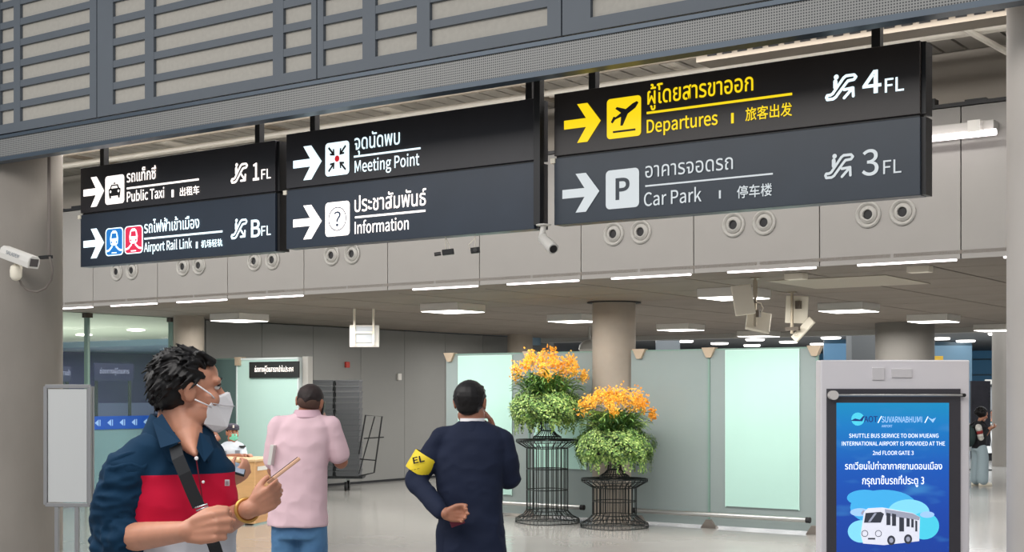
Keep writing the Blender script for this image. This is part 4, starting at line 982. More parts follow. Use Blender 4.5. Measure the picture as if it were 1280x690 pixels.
def add_hand(b, w_, d, nrm, side, curl, s=1.0, thumb=(.6, .7, .3), spread=.07, tcurl=.3):
    """w_ wrist, d direction towards the knuckles, nrm palm normal, side the way the thumb points"""
    d = d.normalized(); side = (side-d*side.dot(d)).normalized(); nrm = d.cross(side) * (1 if d.cross(side).dot(nrm) > 0 else -1)
    kn = []
    for i in range(4):
        k = w_+d*(.084-.006*abs(i-1.2))*s+side*(.030-.020*i)*s
        kn.append(k); b.caps_chain([(w_+side*(.014-.010*i)*s+d*.006*s, .0165*s), ((w_+side*(.02-.014*i)*s)*.5+k*.5, .0150*s), (k, .0115*s)], n=10)
    for i in range(4):
        L_ = (.074, .082, .076, .060)[i]*s; c = curl[i] if isinstance(curl, (list, tuple)) else curl
        dd = (d+side*spread*(1.5-i)).normalized(); p = kn[i]; r_ = (.0095, .0097, .0092, .0082)[i]*s; pr = [(p, r_*1.1)]
        for q_, fr in enumerate((.46, .30, .24)):
            ang = c*(.8, 1.1, .8)[q_]; ax = dd.cross(nrm).normalized(); dd = (Matrix.Rotation(ang, 3, ax) @ dd).normalized()
            p = p+dd*L_*fr; pr.append((p, r_*(1, .93, .82)[q_]))
        b.caps_chain(pr, n=10)
    p = w_+d*.026*s+side*.022*s; td = (d*thumb[0]+side*thumb[1]+nrm*thumb[2]).normalized(); pr = [(w_+d*.012*s+side*.01*s, .016*s), (p, .0165*s)]
    for q_, (l_, r_) in enumerate(((.036, .0135), (.030, .0110), (.024, .0095))):
        ax = td.cross(nrm*.6-side*.8+d*.5).normalized()
        if q_: td = (Matrix.Rotation(tcurl, 3, ax) @ td).normalized()
        p = p+td*l_*s; pr.append((p, r_*s))
    b.caps_chain(pr, n=10)
def loft(b, lev, f, n=28, ex=2.3):
    f = f.normalized(); r = f.cross(UV).normalized(); rings = []
    for (c, rx, ry) in lev:
        ring = []
        for i in range(n):
            a = 2*PI*i/n; ca_, sa_ = math.cos(a), math.sin(a)
            ring.append(c+r*(rx*math.copysign(abs(ca_)**(2/ex), ca_))+f*(ry*math.copysign(abs(sa_)**(2/ex), sa_)))
        rings.append(ring)
    b.rings(rings); return b
def V3(c, z): return Vector((c.x, c.y, z))
def legs(b, c, f, hip=.09, r=(.095, .075, .055), top=.92, feet=None, gap=.0, bot=.06):
    rt = f.cross(UV).normalized()
    for k, s in enumerate((-1, 1)):
        ft = feet[k] if feet else c+rt*(s*(hip+.02)); h_ = c+rt*(s*hip)
        kn_ = (V3(h_, .48)+V3(ft, .48))*.5+f*.02
        b.caps_chain([(V3(h_, top-.06), r[0]), (V3(kn_, .49), r[1]), (V3(ft, bot+.03), r[2])], n=14)
def shoes(parent, c, f, m, feet=None, hip=.11, sole=None):
    rt = f.cross(UV).normalized()
    for k, s in enumerate((-1, 1)):
        ft = feet[k] if feet else c+rt*(s*hip)
        T = hmat(V3(ft, 0), f); b = MB(T); b.rings([[( .038*math.cos(a)*(1-.15*(math.sin(a) < 0)), .05+.135*math.sin(a), z) for a in [2*PI*i/20 for i in range(20)]] for z in (.0, .03)]+[[(.034*math.cos(a), .05+.125*math.sin(a), .05+.02*(math.sin(a) < .1)) for a in [2*PI*i/20 for i in range(20)]], [(.026*math.cos(a), .0+.05*math.sin(a), .085) for a in [2*PI*i/20 for i in range(20)]]])
        o = b.build('shoe', m, parent, smooth='all')
def ribbon(b, pts, nrm, wd, th=.003):
    n = len(pts); L_, R_ = [], []
    for i, p in enumerate(pts):
        t_ = (pts[min(i+1, n-1)]-pts[max(i-1, 0)]).normalized(); s_ = t_.cross(nrm).normalized()*wd/2; L_.append(p+s_); R_.append(p-s_)
    b.rings([[L_[i], R_[i], R_[i]+nrm*th, L_[i]+nrm*th] for i in range(n)])
def hull(pts, M, name, m, parent, bev=.006, smooth=False):
    bm = bmesh.new(); M0 = ROOTM[parent.name].inverted()
    for p in pts: bm.verts.new(M0 @ (M @ Vector(p)))
    r = bmesh.ops.convex_hull(bm, input=bm.verts); bmesh.ops.delete(bm, geom=[v for v in bm.verts if not v.link_faces], context='VERTS')
    bmesh.ops.recalc_face_normals(bm, faces=bm.faces)
    me = bpy.data.meshes.new(name); bm.to_mesh(me); bm.free(); me.materials.append(m)
    o = bpy.data.objects.new(name, me); COL.objects.link(o); o.parent = parent; ROOTM[o.name] = ROOTM[parent.name]
    bb = o.modifiers.new('bevel', 'BEVEL'); bb.width = bev; bb.segments = 2
    if smooth: me.polygons.foreach_set('use_smooth', [True]*len(me.polygons))
    return o

# ------------------------------------------------------------------ 1. man in the navy, red and white shirt (nearest, left)
D = 3.85
def A(px, py, d=0.0): return at(px, py, D=D+d)
org = V3(A(222, 600), 0); man = thing('person', 'man in white mask and navy, red and white shirt, looking right, holding a phone', 'person', org, YAW)
fT = dirv(.55, -.83); C = V3(A(222, 600), 0); rT = fT.cross(UV)
H = hmat(A(234.5, 486), dirv(.90, .40, -.02), s=.97)
b = MB(); add_head(b, H)
b.caps_chain([(A(226, 505), .056), (A(222, 530, .01), .058), (A(222, 560, .02), .066), (A(226, 580), .075)], n=20)
b.caps_chain([(A(228, 520, -.01), .050), (A(233, 542, -.035), .046), (A(239, 558, -.090), .022), (A(244, 568, -.128), .008)])
loft(b, [(V3(C, .9), .14, .10), (V3(C, 1.1), .14, .09), (V3(C, 1.3), .155, .095), (V3(C, 1.40), .14, .075), (V3(C, 1.46), .07, .06)], fT)
Rs, Re, Rw = A(161, 590, -.10), A(143, 674, -.08), A(233, 664, -.32)
Ls, Le, Lw = A(263, 592, .14), A(260, 664, .14), A(312, 636, -.20)
b.caps_chain([(Rs, .055), (Re, .043), (Re*.55+Rw*.45, .037), (Rw, .026)], n=16)
b.caps_chain([(Ls, .055), (Le, .043), (Le*.6+Lw*.4, .037), (Lw, .025)], n=16)
legs(b, C, fT, r=(.07, .05, .035))
add_hand(b, Rw, dirv(.93, -.12, .16), dirv(.25, .9, -.1), dirv(.0, .1, .95), (1.0, 1.05, 1.1, 1.15), .98, thumb=(.75, .45, .25), tcurl=.35)
add_hand(b, Lw, dirv(.80, .10, .42), dirv(.1, .5, .9), dirv(-.35, -.25, .85), (.6, .75, .85, .95), .80, thumb=(.7, .55, .35), tcurl=.25)
fuse(b, 'body', SK, man, .0044, 4)
add_eyes(man, H)
b = MB(); b.ell((0, -.020, .028), (.076, .078, .074), H); b.ell((0, -.048, -.014), (.066, .048, .055), H)
b.ell((.0, .012, .072), (.060, .050, .030), H)
hair_tufts(b, H, 800, 5, .0052, .0080, .060, nape=-.078, front=.062, side=-.004, lift=.005)
rt_ = random.Random(4)
for i in range(60):                                     # swept-up quiff
    x = rt_.uniform(-.05, .06); y0 = rt_.uniform(.040, .062)
    b.caps_chain([((x, y0, .068+.01*rt_.random()), .007), ((x+rt_.uniform(-.01, .01), y0+.004, .080), .007), ((x+rt_.uniform(-.015, .015), y0-.03, .098+.008*rt_.random()), .005)], n=7, M=H)
fuse(b, 'hair', HAIR, man, .0027, 5)
b = MB()
for s in (1,):
    b.tube([(s*.086, .008, .012), (s*.072, .050, -.014), (s*.060, .066, -.028)], .0022, 6, H); b.tube([(s*.086, .004, -.030), (s*.074, .030, -.040), (s*.064, .056, -.050)], .0022, 6, H)
    b.tube([(-s*.086, .008, .012), (-s*.060, .066, -.028)], .0022, 6, H); b.tube([(-s*.086, .004, -.030), (-s*.064, .056, -.050)], .0022, 6, H)
b.build('mask_strap', M_maskw, man, smooth='all')
mk = hull([(0, .120, -.004), (.030, .100, -.016), (-.030, .100, -.016), (0, .133, -.045), (0, .123, -.068), (.022, .112, -.108), (-.022, .112, -.108), (.064, .060, -.026), (-.064, .060, -.026), (.068, .044, -.052), (-.068, .044, -.052), (.060, .036, -.098), (-.060, .036, -.098), (0, .092, -.124), (.03, .07, -.120), (-.03, .07, -.120)], H, 'face_mask', M_maskw, man, .004)
b = MB(); b.tube([(.066, .058, -.040), (.040, .10, -.046), (0, .134, -.047), (-.040, .10, -.046), (-.066, .058, -.040)], .0016, 6, H); b.build('mask_seam', mat('seam_white', (206, 202, 206), rough=.7), mk)
# shirt: colour blocks woven by height, navy sleeves
ms = bpy.data.materials.new('shirt_blocks'); ms.use_nodes = True; nt = ms.node_tree; bs = nt.nodes['Principled BSDF']; bs.inputs['Roughness'].default_value = .85; bs.inputs['Specular IOR Level'].default_value = .2
tc = nt.nodes.new('ShaderNodeTexCoord'); sp = nt.nodes.new('ShaderNodeSeparateXYZ'); nt.links.new(tc.outputs['Object'], sp.inputs[0])
rp = nt.nodes.new('ShaderNodeValToRGB'); rp.color_ramp.interpolation = 'CONSTANT'; e = rp.color_ramp.elements
dv = nt.nodes.new('ShaderNodeMath'); dv.operation = 'DIVIDE'; dv.inputs[1].default_value = 2.0; nt.links.new(sp.outputs[2], dv.inputs[0]); nt.links.new(dv.outputs[0], rp.inputs[0])
e[0].position = 0; e[0].color = lin((198, 200, 208)); e[1].position = 1.272/2; e[1].color = lin((200, 22, 58)); n_ = e.new(1.398/2); n_.color = lin((14, 48, 74)); nt.links.new(rp.outputs[0], bs.inputs['Base Color'])
NAVY = mat('shirt_navy', (14, 48, 74), rough=.85, spec=.2, var=.12, vscale=5)
b = MB(); Cn = C+rT*0
loft(b, [(V3(C, .80), .185, .135), (V3(C, .95), .178, .132), (V3(C, 1.10), .158, .13), (V3(C, 1.25), .162, .13), (V3(C, 1.34), .164, .122), (V3(C, 1.41), .160, .105), (V3(C, 1.46), .118, .088), (V3(C, 1.50), .080, .072)], fT, n=36)
b.caps_chain([(A(212, 556, -.02), .055), (A(186, 570, -.06), .062), (Rs, .066)], n=18); b.caps_chain([(A(242, 558, .04), .052), (A(256, 572, .09), .056), (Ls, .057)], n=18)
fuse(b, 'shirt', ms, man, .0065, 6, wrinkle=(.006, 7, (1, 1, 1.3)))
b = MB(); b.caps_chain([(Rs, .067), (A(149, 628, -.10), .070), (Re, .068), (Re*.82+Rw*.18, .062)], n=20)
b.tube([Re*.86+Rw*.14, Re*.74+Rw*.26], [.066, .060], 20)
fuse(b, 'sleeve', NAVY, man, .006, 4, wrinkle=(.009, 13, (1, 1, 2.0)))
b = MB(); b.caps_chain([(Ls, .058), (Le, .056), (Le*.8+Lw*.2, .052)], n=20); fuse(b, 'sleeve', NAVY, man, .007, 4, wrinkle=(.007, 13, (1, 1, 2.0)))
# collar, placket, buttons, badge
b = MB(); ring = []
for i in range(15):
    a = math.radians(-235+290*i/14-5); ring.append((a, 1.505+.016*math.cos(a+PI/2)))
cc = V3(C, 0)+fT*.008
r1 = [cc+rT*(.070*math.cos(a))-fT*(-.068*math.sin(a))*1+UV*(1.475-.02*(math.sin(a) > .3)) for a, z in ring]
def cpos(a, r, z): return cc+rT*(r*math.cos(a))+fT*(r*math.sin(a))+UV*z
aa = [math.radians(118+304*i/18) for i in range(19)]
def front(a): return max(0, math.sin(a))
rows = [[cpos(a, .066, 1.555-.055*front(a)**1.5) for a in aa], [cpos(a, .076, 1.560-.058*front(a)**1.5) for a in aa], [cpos(a, .104, 1.498-.080*front(a)**1.2) for a in aa], [cpos(a, .092, 1.482-.080*front(a)**1.2) for a in aa]]
b.rings([[rows[k][i] for k in range(4)] for i in range(len(aa))]); b.build('collar', NAVY, man, smooth=True)
def flap(pts, d0):
    b = MB(); P_ = [A(x, y, d) for x, y, d in pts]; n = len(P_); off = -FV*.006
    b.add(P_+[p+off for p in P_], [tuple(range(n)), tuple(reversed(range(n, 2*n)))]+[(i, (i+1) % n, n+(i+1) % n, n+i) for i in range(n)]); o = b.build('collar_flap', NAVY, man, bevel=.002, fix=True); return o
flap([(191, 527, -.075), (201, 560, -.150), (227, 552, -.152), (216, 538, -.12), (203, 517, -.075)], 0)
flap([(250, 540, -.075), (246, 560, -.135), (256, 578, -.145), (268, 562, -.09), (262, 545, -.04)], 0)
b = MB(); n_ = 9
pl = [A(233+i*3.6, 552+i*11.5, -.142+.002*i) for i in range(n_)]; 
for (x, y, d, r_) in ((245.5, 573, -.168, .0052), (254, 602.5, -.168, .004)):
    b = MB(Matrix.Translation(A(x, y, d)) @ Matrix.Rotation(YAW, 4, 'Z') @ Matrix.Rotation(PI/2, 4, 'X')); b.lathe([(r_, -.002), (r_, .001), (r_*.7, .003)], 16); b.build('button', M_maskw, man, smooth=True)
b = MB(); ribbon(b, [A(245+i*1.9, 571+i*12.5, -.160+.001*i) for i in range(7)], -FV, .003, .002); b.build('placket', mat('placket_dark', (120, 16, 40), rough=.8), man)
b = MB(Matrix.Translation(A(284, 603.5, -.070)) @ Matrix.Rotation(YAW+math.radians(-12), 4, 'Z')); b.box((0, 0, 0), (.0135, .003, .017)); bd = b.build('chest_badge', mat('badge_white', (205, 200, 205), rough=.6), man, bevel=.001)
b = MB(Matrix.Translation(A(284, 603.5, -.073)) @ Matrix.Rotation(YAW+math.radians(-12), 4, 'Z')); b.box((0, -.002, .002), (.009, .001, .002)); b.box((0, -.002, -.003), (.009, .001, .002)); b.build('badge_mark', mat('badge_mark', (110, 60, 80)), bd)
# cross-body strap with buckle
b = MB(); sp1 = [A(219, 557, -.140), A(222.5, 572, -.172), A(231, 592, -.186), A(240, 614, -.184), A(248.5, 633, -.182)]; ribbon(b, sp1, dirv(-.1, -1, .15), .034); b.build('bag_strap', mat('strap_black', (30, 32, 36), rough=.8), man)
b = MB(); sp2 = [A(251, 640, -.182), A(259, 660, -.175), A(268, 682, -.165), A(285, 735, -.12)]; ribbon(b, sp2, dirv(-.1, -1, .15), .034); b.build('bag_strap', MATS['strap_black'], man)
b = MB(); b.tube([A(244, 635, -.215), A(259, 630, -.215), A(260.5, 633, -.215), A(245.5, 638.5, -.215)], .0024, 8, loop=True); b.build('buckle', mat('buckle_metal', (210, 212, 216), rough=.25, metal=.8), man, smooth='all')
# watch
wd = (Lw-Le).normalized(); b = MB(); wc = Lw-wd*.022; a0 = wd.orthogonal().normalized(); b0 = wd.cross(a0)
b.tube([wc+a0*(.030*math.cos(2*PI*i/24))+b0*(.030*math.sin(2*PI*i/24)) for i in range(24)], .0055, 8, loop=True); b.build('watch', mat('watch_gold', (196, 150, 80), rough=.3, metal=.7), man, smooth='all')
b = MB(); loft(b, [(V3(C, .86), .175, .125), (V3(C, .95), .17, .12)], fT); legs(b, C, fT, r=(.10, .08, .065), top=.95); fuse(b, 'trousers', mat('trousers_dark', (46, 50, 60), rough=.8), man, .012, 4)
shoes(man, C, fT, mat('shoe_dark', (40, 38, 38), rough=.5))
# phone in his left hand (a thing of its own)
p0, p1 = A(338, 601, -.24), A(371, 575.5, -.20); ax = (p1-p0).normalized(); ln = (p1-p0).length
vd = ((p0+p1)/2-Vector((0, 0, EYE))).normalized(); nn = ax.cross(vd).normalized(); wv = nn.cross(ax).normalized()
Mp = Matrix((ax, wv, nn)).transposed().to_4x4(); Mp.translation = (p0+p1)/2
t = thing('phone', 'beige cased phone, seen edge on, held by the man in the white mask', 'phone', (p0+p1)/2)
b = MB(Mp); b.box((0, 0, 0), (.135*.0+ln*1.0, .07, .0095)); b.build('case', mat('phone_case', (214, 168, 138), rough=.5), t, bevel=.003)
b = MB(Mp); b.box((0, 0, .0055), (ln*.93, .064, .002)); b.build('glass', M_black, t)

# ------------------------------------------------------------------ 2. woman in black mostly hidden behind him
D = 6.0
org = V3(A(252, 600), 0); t = thing('person', 'woman in black with a phone, mostly hidden behind the man with the red shirt band', 'person', org, YAW); f = dirv(.85, -.3); C = V3(org, 0)
H = hmat(A(247, 540), f, s=.95); b = MB(); add_head(b, H); b.caps_chain([(A(246, 560), .045), (A(245, 585), .055)]); loft(b, [(V3(C, .9), .12, .09), (V3(C, 1.25), .13, .08)], f)
w1 = A(288, 602, -.12); b.caps_chain([(A(262, 598), .04), (A(270, 650), .035), (w1, .022)], n=12); add_hand(b, w1, dirv(.6, .0, .45), dirv(-.2, .1, .9), dirv(-.3, -.5, .6), .8, .9); b.caps_chain([(A(228, 598), .04), (A(225, 650), .035), (A(250, 640), .022)], n=12); legs(b, C, f, r=(.06, .045, .035), top=.85)
fuse(b, 'body', SK, t, .007, 4); b = MB(); b.ell((0, -.02, .028), (.083, .090, .088), H); b.ell((0, -.05, -.06), (.075, .05, .10), H); hair_tufts(b, H, 120, 9, .007, .011, .05, nape=-.12); fuse(b, 'hair', HAIR, t, .008, 2)
hull([(0, .11, -.01), (.06, .05, -.02), (-.06, .05, -.02), (.06, .04, -.09), (-.06, .04, -.09), (0, .09, -.12)], H, 'face_mask', M_maskw, t, .004)
b = MB(); loft(b, [(V3(C, .75), .17, .12), (V3(C, 1.0), .15, .11), (V3(C, 1.2), .165, .11), (V3(C, 1.30), .15, .09), (V3(C, 1.345), .07, .065)], f); b.caps_chain([(A(262, 598), .058), (A(270, 650), .05), (A(284, 610, -.10), .038)], n=14); b.caps_chain([(A(228, 598), .058), (A(225, 650), .05), (A(246, 642), .04)], n=14); fuse(b, 'top', mat('cloth_black', (28, 28, 34), rough=.85), t, .009, 4)
b = MB(); legs(b, C, f, r=(.09, .07, .06), top=.85); fuse(b, 'trousers', MATS['cloth_black'], t, .012, 3); shoes(t, C, f, MATS['shoe_dark'])
Mp = Matrix.Translation(A(296.5, 586, -.14)) @ Matrix.Rotation(YAW+.2, 4, 'Z') @ Matrix.Rotation(math.radians(18), 4, 'Y') @ Matrix.Rotation(math.radians(14), 4, 'X')
t = thing('phone', 'dark phone held low by the hidden woman in black', 'phone', A(296.5, 586, -.14)); b = MB(Mp); b.box((0, 0, 0), (.07, .14, .009)); b.build('case', M_black, t, bevel=.002); b = MB(Mp); b.box((0, 0, .005), (.062, .13, .002)); b.build('glass', mat('phone_glass', (150, 170, 190), rough=.1), t)

# ------------------------------------------------------------------ 3. man in the pink polo, seen from behind
D = 8.05
org = V3(A(374, 600), 0); t = thing('person', 'man in pink polo shirt and jeans seen from behind, phone at his ear', 'person', org, YAW); f = dirv(.12, 1); C = V3(org, 0)
H = hmat(A(387.5, 502), dirv(.15, 1, -.08), up=dirv(.14, 0, 1), s=.97)
sL, sR = A(348, 533), A(413, 533); eL, wL = A(343, 588, .05), A(352, 600, .25); eR, wR = A(426, 577, .05), A(406, 528, .09)
b = MB(); add_head(b, H); b.caps_chain([(A(386, 512, .0), .056), (A(382, 530), .066)], n=18)
loft(b, [(V3(C, .85), .13, .09), (V3(C, 1.1), .12, .08), (V3(C, 1.35), .14, .07)], f)
b.caps_chain([(sL, .05), (eL, .042), (wL, .028)], n=14); b.caps_chain([(sR, .05), (eR, .043), (wR, .026)], n=14)
add_hand(b, wL, dirv(.2, .8, .1), dirv(1, 0, 0), dirv(0, 0, 1), .7, .95); add_hand(b, wR, dirv(-.25, -.0, .95), dirv(-.9, .3, 0), dirv(.0, .9, .2), (.55, .6, .65, .7), .95); legs(b, C, f, r=(.07, .05, .035))
fuse(b, 'body', SK2, t, .0065, 4)
b = MB(); b.ell((0, -.008, .028), (.0775, .0895, .078), H); hair_tufts(b, H, 140, 3, .006, .008, .016, nape=.0, lift=.001); fuse(b, 'hair', mat('hair_cropped', (26, 19, 18), rough=.7, col2=(52, 32, 30), vscale=7), t, .0065, 2)
b = MB(); b.ell((0, -.010, .002), (.0765, .086, .060), H); fuse(b, 'hair_fade', mat('hair_fade', (84, 60, 50), rough=.8), t, .008, 2)
PINK = mat('polo_pink', (224, 192, 200), rough=.85, spec=.15, var=.03, vscale=8)
b = MB(); loft(b, [(V3(A(372, 640), .85), .176, .128), (V3(A(373, 600), 1.0), .164, .120), (V3(A(374, 570), 1.18), .160, .115), (V3(A(377, 545), 1.33), .168, .11), (V3(A(379, 530), 1.42), .165, .095), (V3(A(381, 520), 1.465), .12, .08), (V3(A(383, 514), 1.50), .072, .066)], f, n=32)
b.caps_chain([(A(374, 527), .05), (sL, .058)]); b.caps_chain([(A(390, 527), .05), (sR, .058)]); b.caps_chain([(sL+UV*.002, .060), (A(345, 562, .02), .066), (A(343, 574, .03), .064)], n=18); b.caps_chain([(sR+UV*.002, .060), (A(419, 556, .02), .066), (A(423, 567, .03), .064)], n=18)
fuse(b, 'polo_shirt', PINK, t, .0075, 5, wrinkle=(.005, 6.5, (1, 1, 1.2)))
b = MB(); cc = V3(A(384, 514), 0); rT = f.cross(UV)
aa = [2*PI*i/28 for i in range(28)]
b.rings([[cc+rT*(r_*math.cos(a))+f*(r_*math.sin(a))+UV*z_ for a in aa] for r_, z_ in ((.062, 1.475), (.066, 1.515), (.069, 1.518), (.086, 1.478), (.082, 1.470))], caps=False); b.build('collar', mat('polo_collar', (212, 176, 188), rough=.85), t, smooth=True)
JEAN = mat('jeans_blue', (92, 138, 178), rough=.8, col2=(58, 98, 140), vscale=4)
b = MB(); loft(b, [(V3(C, .78), .145, .105), (V3(C, .93), .140, .10)], f); legs(b, C, f, hip=.078, r=(.085, .078, .06), top=.94); fuse(b, 'jeans', JEAN, t, .010, 4, wrinkle=(.004, 14)); shoes(t, C, f, MATS['shoe_dark'])
b = MB(Matrix.Translation(A(403.5, 517, .07)) @ Matrix.Rotation(YAW, 4, 'Z') @ Matrix.Rotation(math.radians(8), 4, 'Y')); b.box((0, 0, 0), (.010, .07, .14)); tag(centre(b.build('phone', M_black, bevel=.003)), 'black phone at the ear of the man in the pink polo', 'phone')
b = MB(Matrix.Translation(A(344.5, 568, -.03)) @ Matrix.Rotation(YAW-.2, 4, 'Z') @ Matrix.Rotation(math.radians(9), 4, 'Y')); b.box((0, 0, 0), (.022, .16, .115)); tag(centre(b.build('folder', M_white, bevel=.002)), 'white folder tucked under the left arm of the man in pink', 'folder')

# ------------------------------------------------------------------ 4. man in the dark suit with a yellow armband
D = 7.45
org = V3(A(588, 600), 0); t = thing('person', 'man in dark navy suit with yellow armband seen from behind, hand at his face', 'person', org, YAW); f = dirv(.10, 1); C = V3(org, 0)
H = hmat(A(588, 502), dirv(.25, 1, .0), s=1.06)
sL, sR = A(551, 549), A(627, 551); eL, wL = A(519, 601, -.02), A(556, 642, -.22); eR, wR = A(637, 598, .05), A(618, 541, .12)
b = MB(); add_head(b, H); b.caps_chain([(A(589, 512), .056), (A(590, 532), .066)], n=18)
loft(b, [(V3(C, .85), .13, .09), (V3(C, 1.1), .13, .08), (V3(C, 1.33), .14, .07)], f)
b.caps_chain([(sL, .05), (eL, .042), (wL, .027)], n=14); b.caps_chain([(sR, .05), (eR, .043), (wR, .026)], n=14)
add_hand(b, wL, dirv(.95, .0, -.05), dirv(-.1, -.95, 0), dirv(.0, 0, 1), (.9, .9, 1, 1.1), 1.05, thumb=(.8, .5, .2)); add_hand(b, wR, dirv(-.28, .0, .95), dirv(-.9, .35, 0), dirv(-.2, .9, .2), (.25, .5, .7, .85), 1.0); legs(b, C, f, r=(.07, .05, .035))
fuse(b, 'body', SK2, t, .0058, 4)
b = MB(); b.ell((0, -.016, .024), (.082, .092, .086), H); b.ell((0, -.045, -.025), (.060, .048, .045), H); hair_tufts(b, H, 320, 6, .006, .009, .026, nape=-.055, side=.004, lift=.003); fuse(b, 'hair', mat('hair_brown_black', (18, 14, 15), rough=.5, spec=.35), t, .005, 2)
SUIT = mat('suit_navy', (26, 34, 56), rough=.8, spec=.25, var=.08, vscale=6)
b = MB(); loft(b, [(V3(A(592, 680), .72), .185, .13), (V3(A(590, 660), .85), .175, .13), (V3(A(588, 630), 1.0), .168, .125), (V3(A(587, 600), 1.15), .178, .125), (V3(A(588, 575), 1.28), .195, .12), (V3(A(589, 555), 1.37), .190, .105), (V3(A(590, 540), 1.425), .14, .085), (V3(A(590, 530), 1.465), .078, .07)], f, n=32)
b.caps_chain([(A(576, 540), .055), (sL, .062)]); b.caps_chain([(A(604, 540), .055), (sR, .062)]); b.caps_chain([(sL, .063), (A(536, 574), .062), (eL, .058), (A(540, 626, -.13), .050), (A(551, 639, -.20), .042)], n=18); b.caps_chain([(sR, .064), (A(633, 575, .0), .064), (eR, .062), (A(628, 570, .12), .052), (A(620, 546, .14), .044)], n=18)
fuse(b, 'suit_jacket', SUIT, t, .0070, 5, wrinkle=(.006, 6, (1, 1, 1.4)))
b = MB(); cc = V3(A(590.5, 526), 0); rT = f.cross(UV); aa = [2*PI*i/28 for i in range(28)]
def band(r0, z0, r1, z1, r2, z2, name, m):
    b = MB(); b.rings([[cc+rT*(r_*math.cos(a))+f*(r_*math.sin(a))+UV*z_ for a in aa] for r_, z_ in ((r0-.004, z0), (r0, z1), (r1, z1+.003), (r2, z2), (r2-.006, z2-.004))], caps=False); b.build(name, m, t, smooth=True)
band(.062, 1.45, .065, 1.478, .068, 1.45, 'shirt_collar', M_maskw); band(.070, 1.43, .075, 1.462, .092, 1.415, 'jacket_collar', SUIT)
ad = (A(522, 597)-sL).normalized(); a0 = ad.cross(FV).normalized(); b0 = ad.cross(a0); ac = A(528, 580, -.005)
b = MB(); YB = mat('armband_yellow', (236, 208, 40), rough=.6); b.rings([[ac+ad*q_+a0*((r_)*math.cos(a))+b0*(r_*math.sin(a)) for a in aa] for r_, q_ in ((.069, -.052), (.072, -.045), (.072, .048), (.069, .055))], caps=False); ab = b.build('armband', YB, t, smooth=True)
fl = Flat(A(517, 581, -.082), (RV*.97-UV*-.05).normalized(), -FV, (UV*.98+RV*.1).normalized()); textmesh(fl.mb(M_blk), 'EL', A(517, 580, -.085), (RV*.95+UV*.22).normalized(), (UV*.97-RV*.2).normalized(), .060, .034, 'E', .04); textmesh(fl.mb(M_blk), '---', A(513, 590, -.083), (RV*.95+UV*.22).normalized(), (UV*.97-RV*.2).normalized(), .05, .02, 'E', .0); fl.build('armband_lettering', ab)
b = MB(); loft(b, [(V3(C, .78), .155, .115), (V3(C, .98), .150, .11)], f); legs(b, C, f, hip=.088, r=(.10, .085, .07), top=.94); fuse(b, 'trousers', SUIT, t, .010, 4); shoes(t, C, f, MATS['shoe_dark'])
b = MB(Matrix.Translation(A(571, 651, -.17)) @ Matrix.Rotation(YAW, 4, 'Z') @ Matrix.Rotation(math.radians(-20), 4, 'Y')); b.box((0, 0, 0), (.075, .012, .05)); tag(centre(b.build('wallet', mat('wallet_red', (120, 30, 56), rough=.5), bevel=.003)), 'dark red phone case in the hand behind the suited man', 'phone')

# ------------------------------------------------------------------ 5. guard seated behind the desk
D = 18.05
c0 = A(290, 570); t = thing('person', 'seated guard in a dark beret, green mask and pale uniform shirt behind the wooden desk', 'person', (c0.x, c0.y, 0), YAW); f = dirv(.42, -.9); C = V3(c0, 0)
H = hmat(A(290.5, 541), dirv(.5, -.87), s=.98); b = MB(); add_head(b, H); b.caps_chain([(A(290, 550), .05), (A(290, 557), .06)]); loft(b, [(V3(C, .5), .15, .11), (V3(C, .85), .14, .1), (V3(C, .97), .11, .07)], f)
sL, sR = A(278, 562), A(302, 562); eL, eR = A(280, 571.5, -.08), A(304, 571, -.1); wL, wR = A(300, 569.5, -.30), A(307, 569.5, -.32)
b.caps_chain([(sL, .05), (eL, .040), (wL, .028)], n=12); b.caps_chain([(sR, .05), (eR, .040), (wR, .028)], n=12); add_hand(b, wL, dirv(.9, -.1), dirv(0, 0, -1), dirv(0, -1, 0), .5, .95); add_hand(b, wR, dirv(.4, -.3, .1), dirv(0, 0, -1), dirv(-.5, -.8, 0), .7, .95)
rt = f.cross(UV)
for s in (-1, 1): b.caps_chain([(V3(C, .52)+rt*.1*s, .075), (V3(C, .52)+rt*.13*s+f*.38, .058), (V3(C, .10)+rt*.13*s+f*.36, .04)], n=12)
fuse(b, 'body', SK2, t, .009, 3); add_eyes(t, H)
b = MB(); b.ell((0, -.02, .02), (.080, .088, .07), H); fuse(b, 'hair', HAIR, t, .01, 2)
b = MB(); b.ell((0, -.005, .075), (.092, .105, .050), H); b.ell((.03, -.02, .080), (.09, .09, .045), H); b.tube([(0.084*math.cos(2*PI*i/20), .098*math.sin(2*PI*i/20)-.004, .045) for i in range(20)], .012, 8, H, loop=True); fuse(b, 'beret', mat('beret_slate', (58, 56, 70), rough=.8), t, .009, 2)
b = MB(); b.box((.02, .10, .085), (.022, .008, .036), H); b.build('beret_badge', M_white, t)
hull([(0, .112, -.01), (.06, .06, -.015), (-.06, .06, -.015), (.062, .045, -.08), (-.062, .045, -.08), (0, .10, -.11), (0, .122, -.05)], H, 'face_mask', mat('mask_green', (120, 214, 188), rough=.7), t, .006, True)
UNI = mat('uniform_pale', (206, 216, 226), rough=.8)
b = MB(); loft(b, [(V3(C, .50), .17, .13), (V3(C, .75), .17, .13), (V3(C, .89), .185, .12), (V3(C, .95), .14, .09), (V3(C, .985), .07, .06)], f); b.caps_chain([(sL, .064), (eL*.7+sL*.3, .060)], n=14); b.caps_chain([(sR, .064), (eR*.7+sR*.3, .060)], n=14); fuse(b, 'uniform_shirt', UNI, t, .010, 4, wrinkle=(.004, 10))
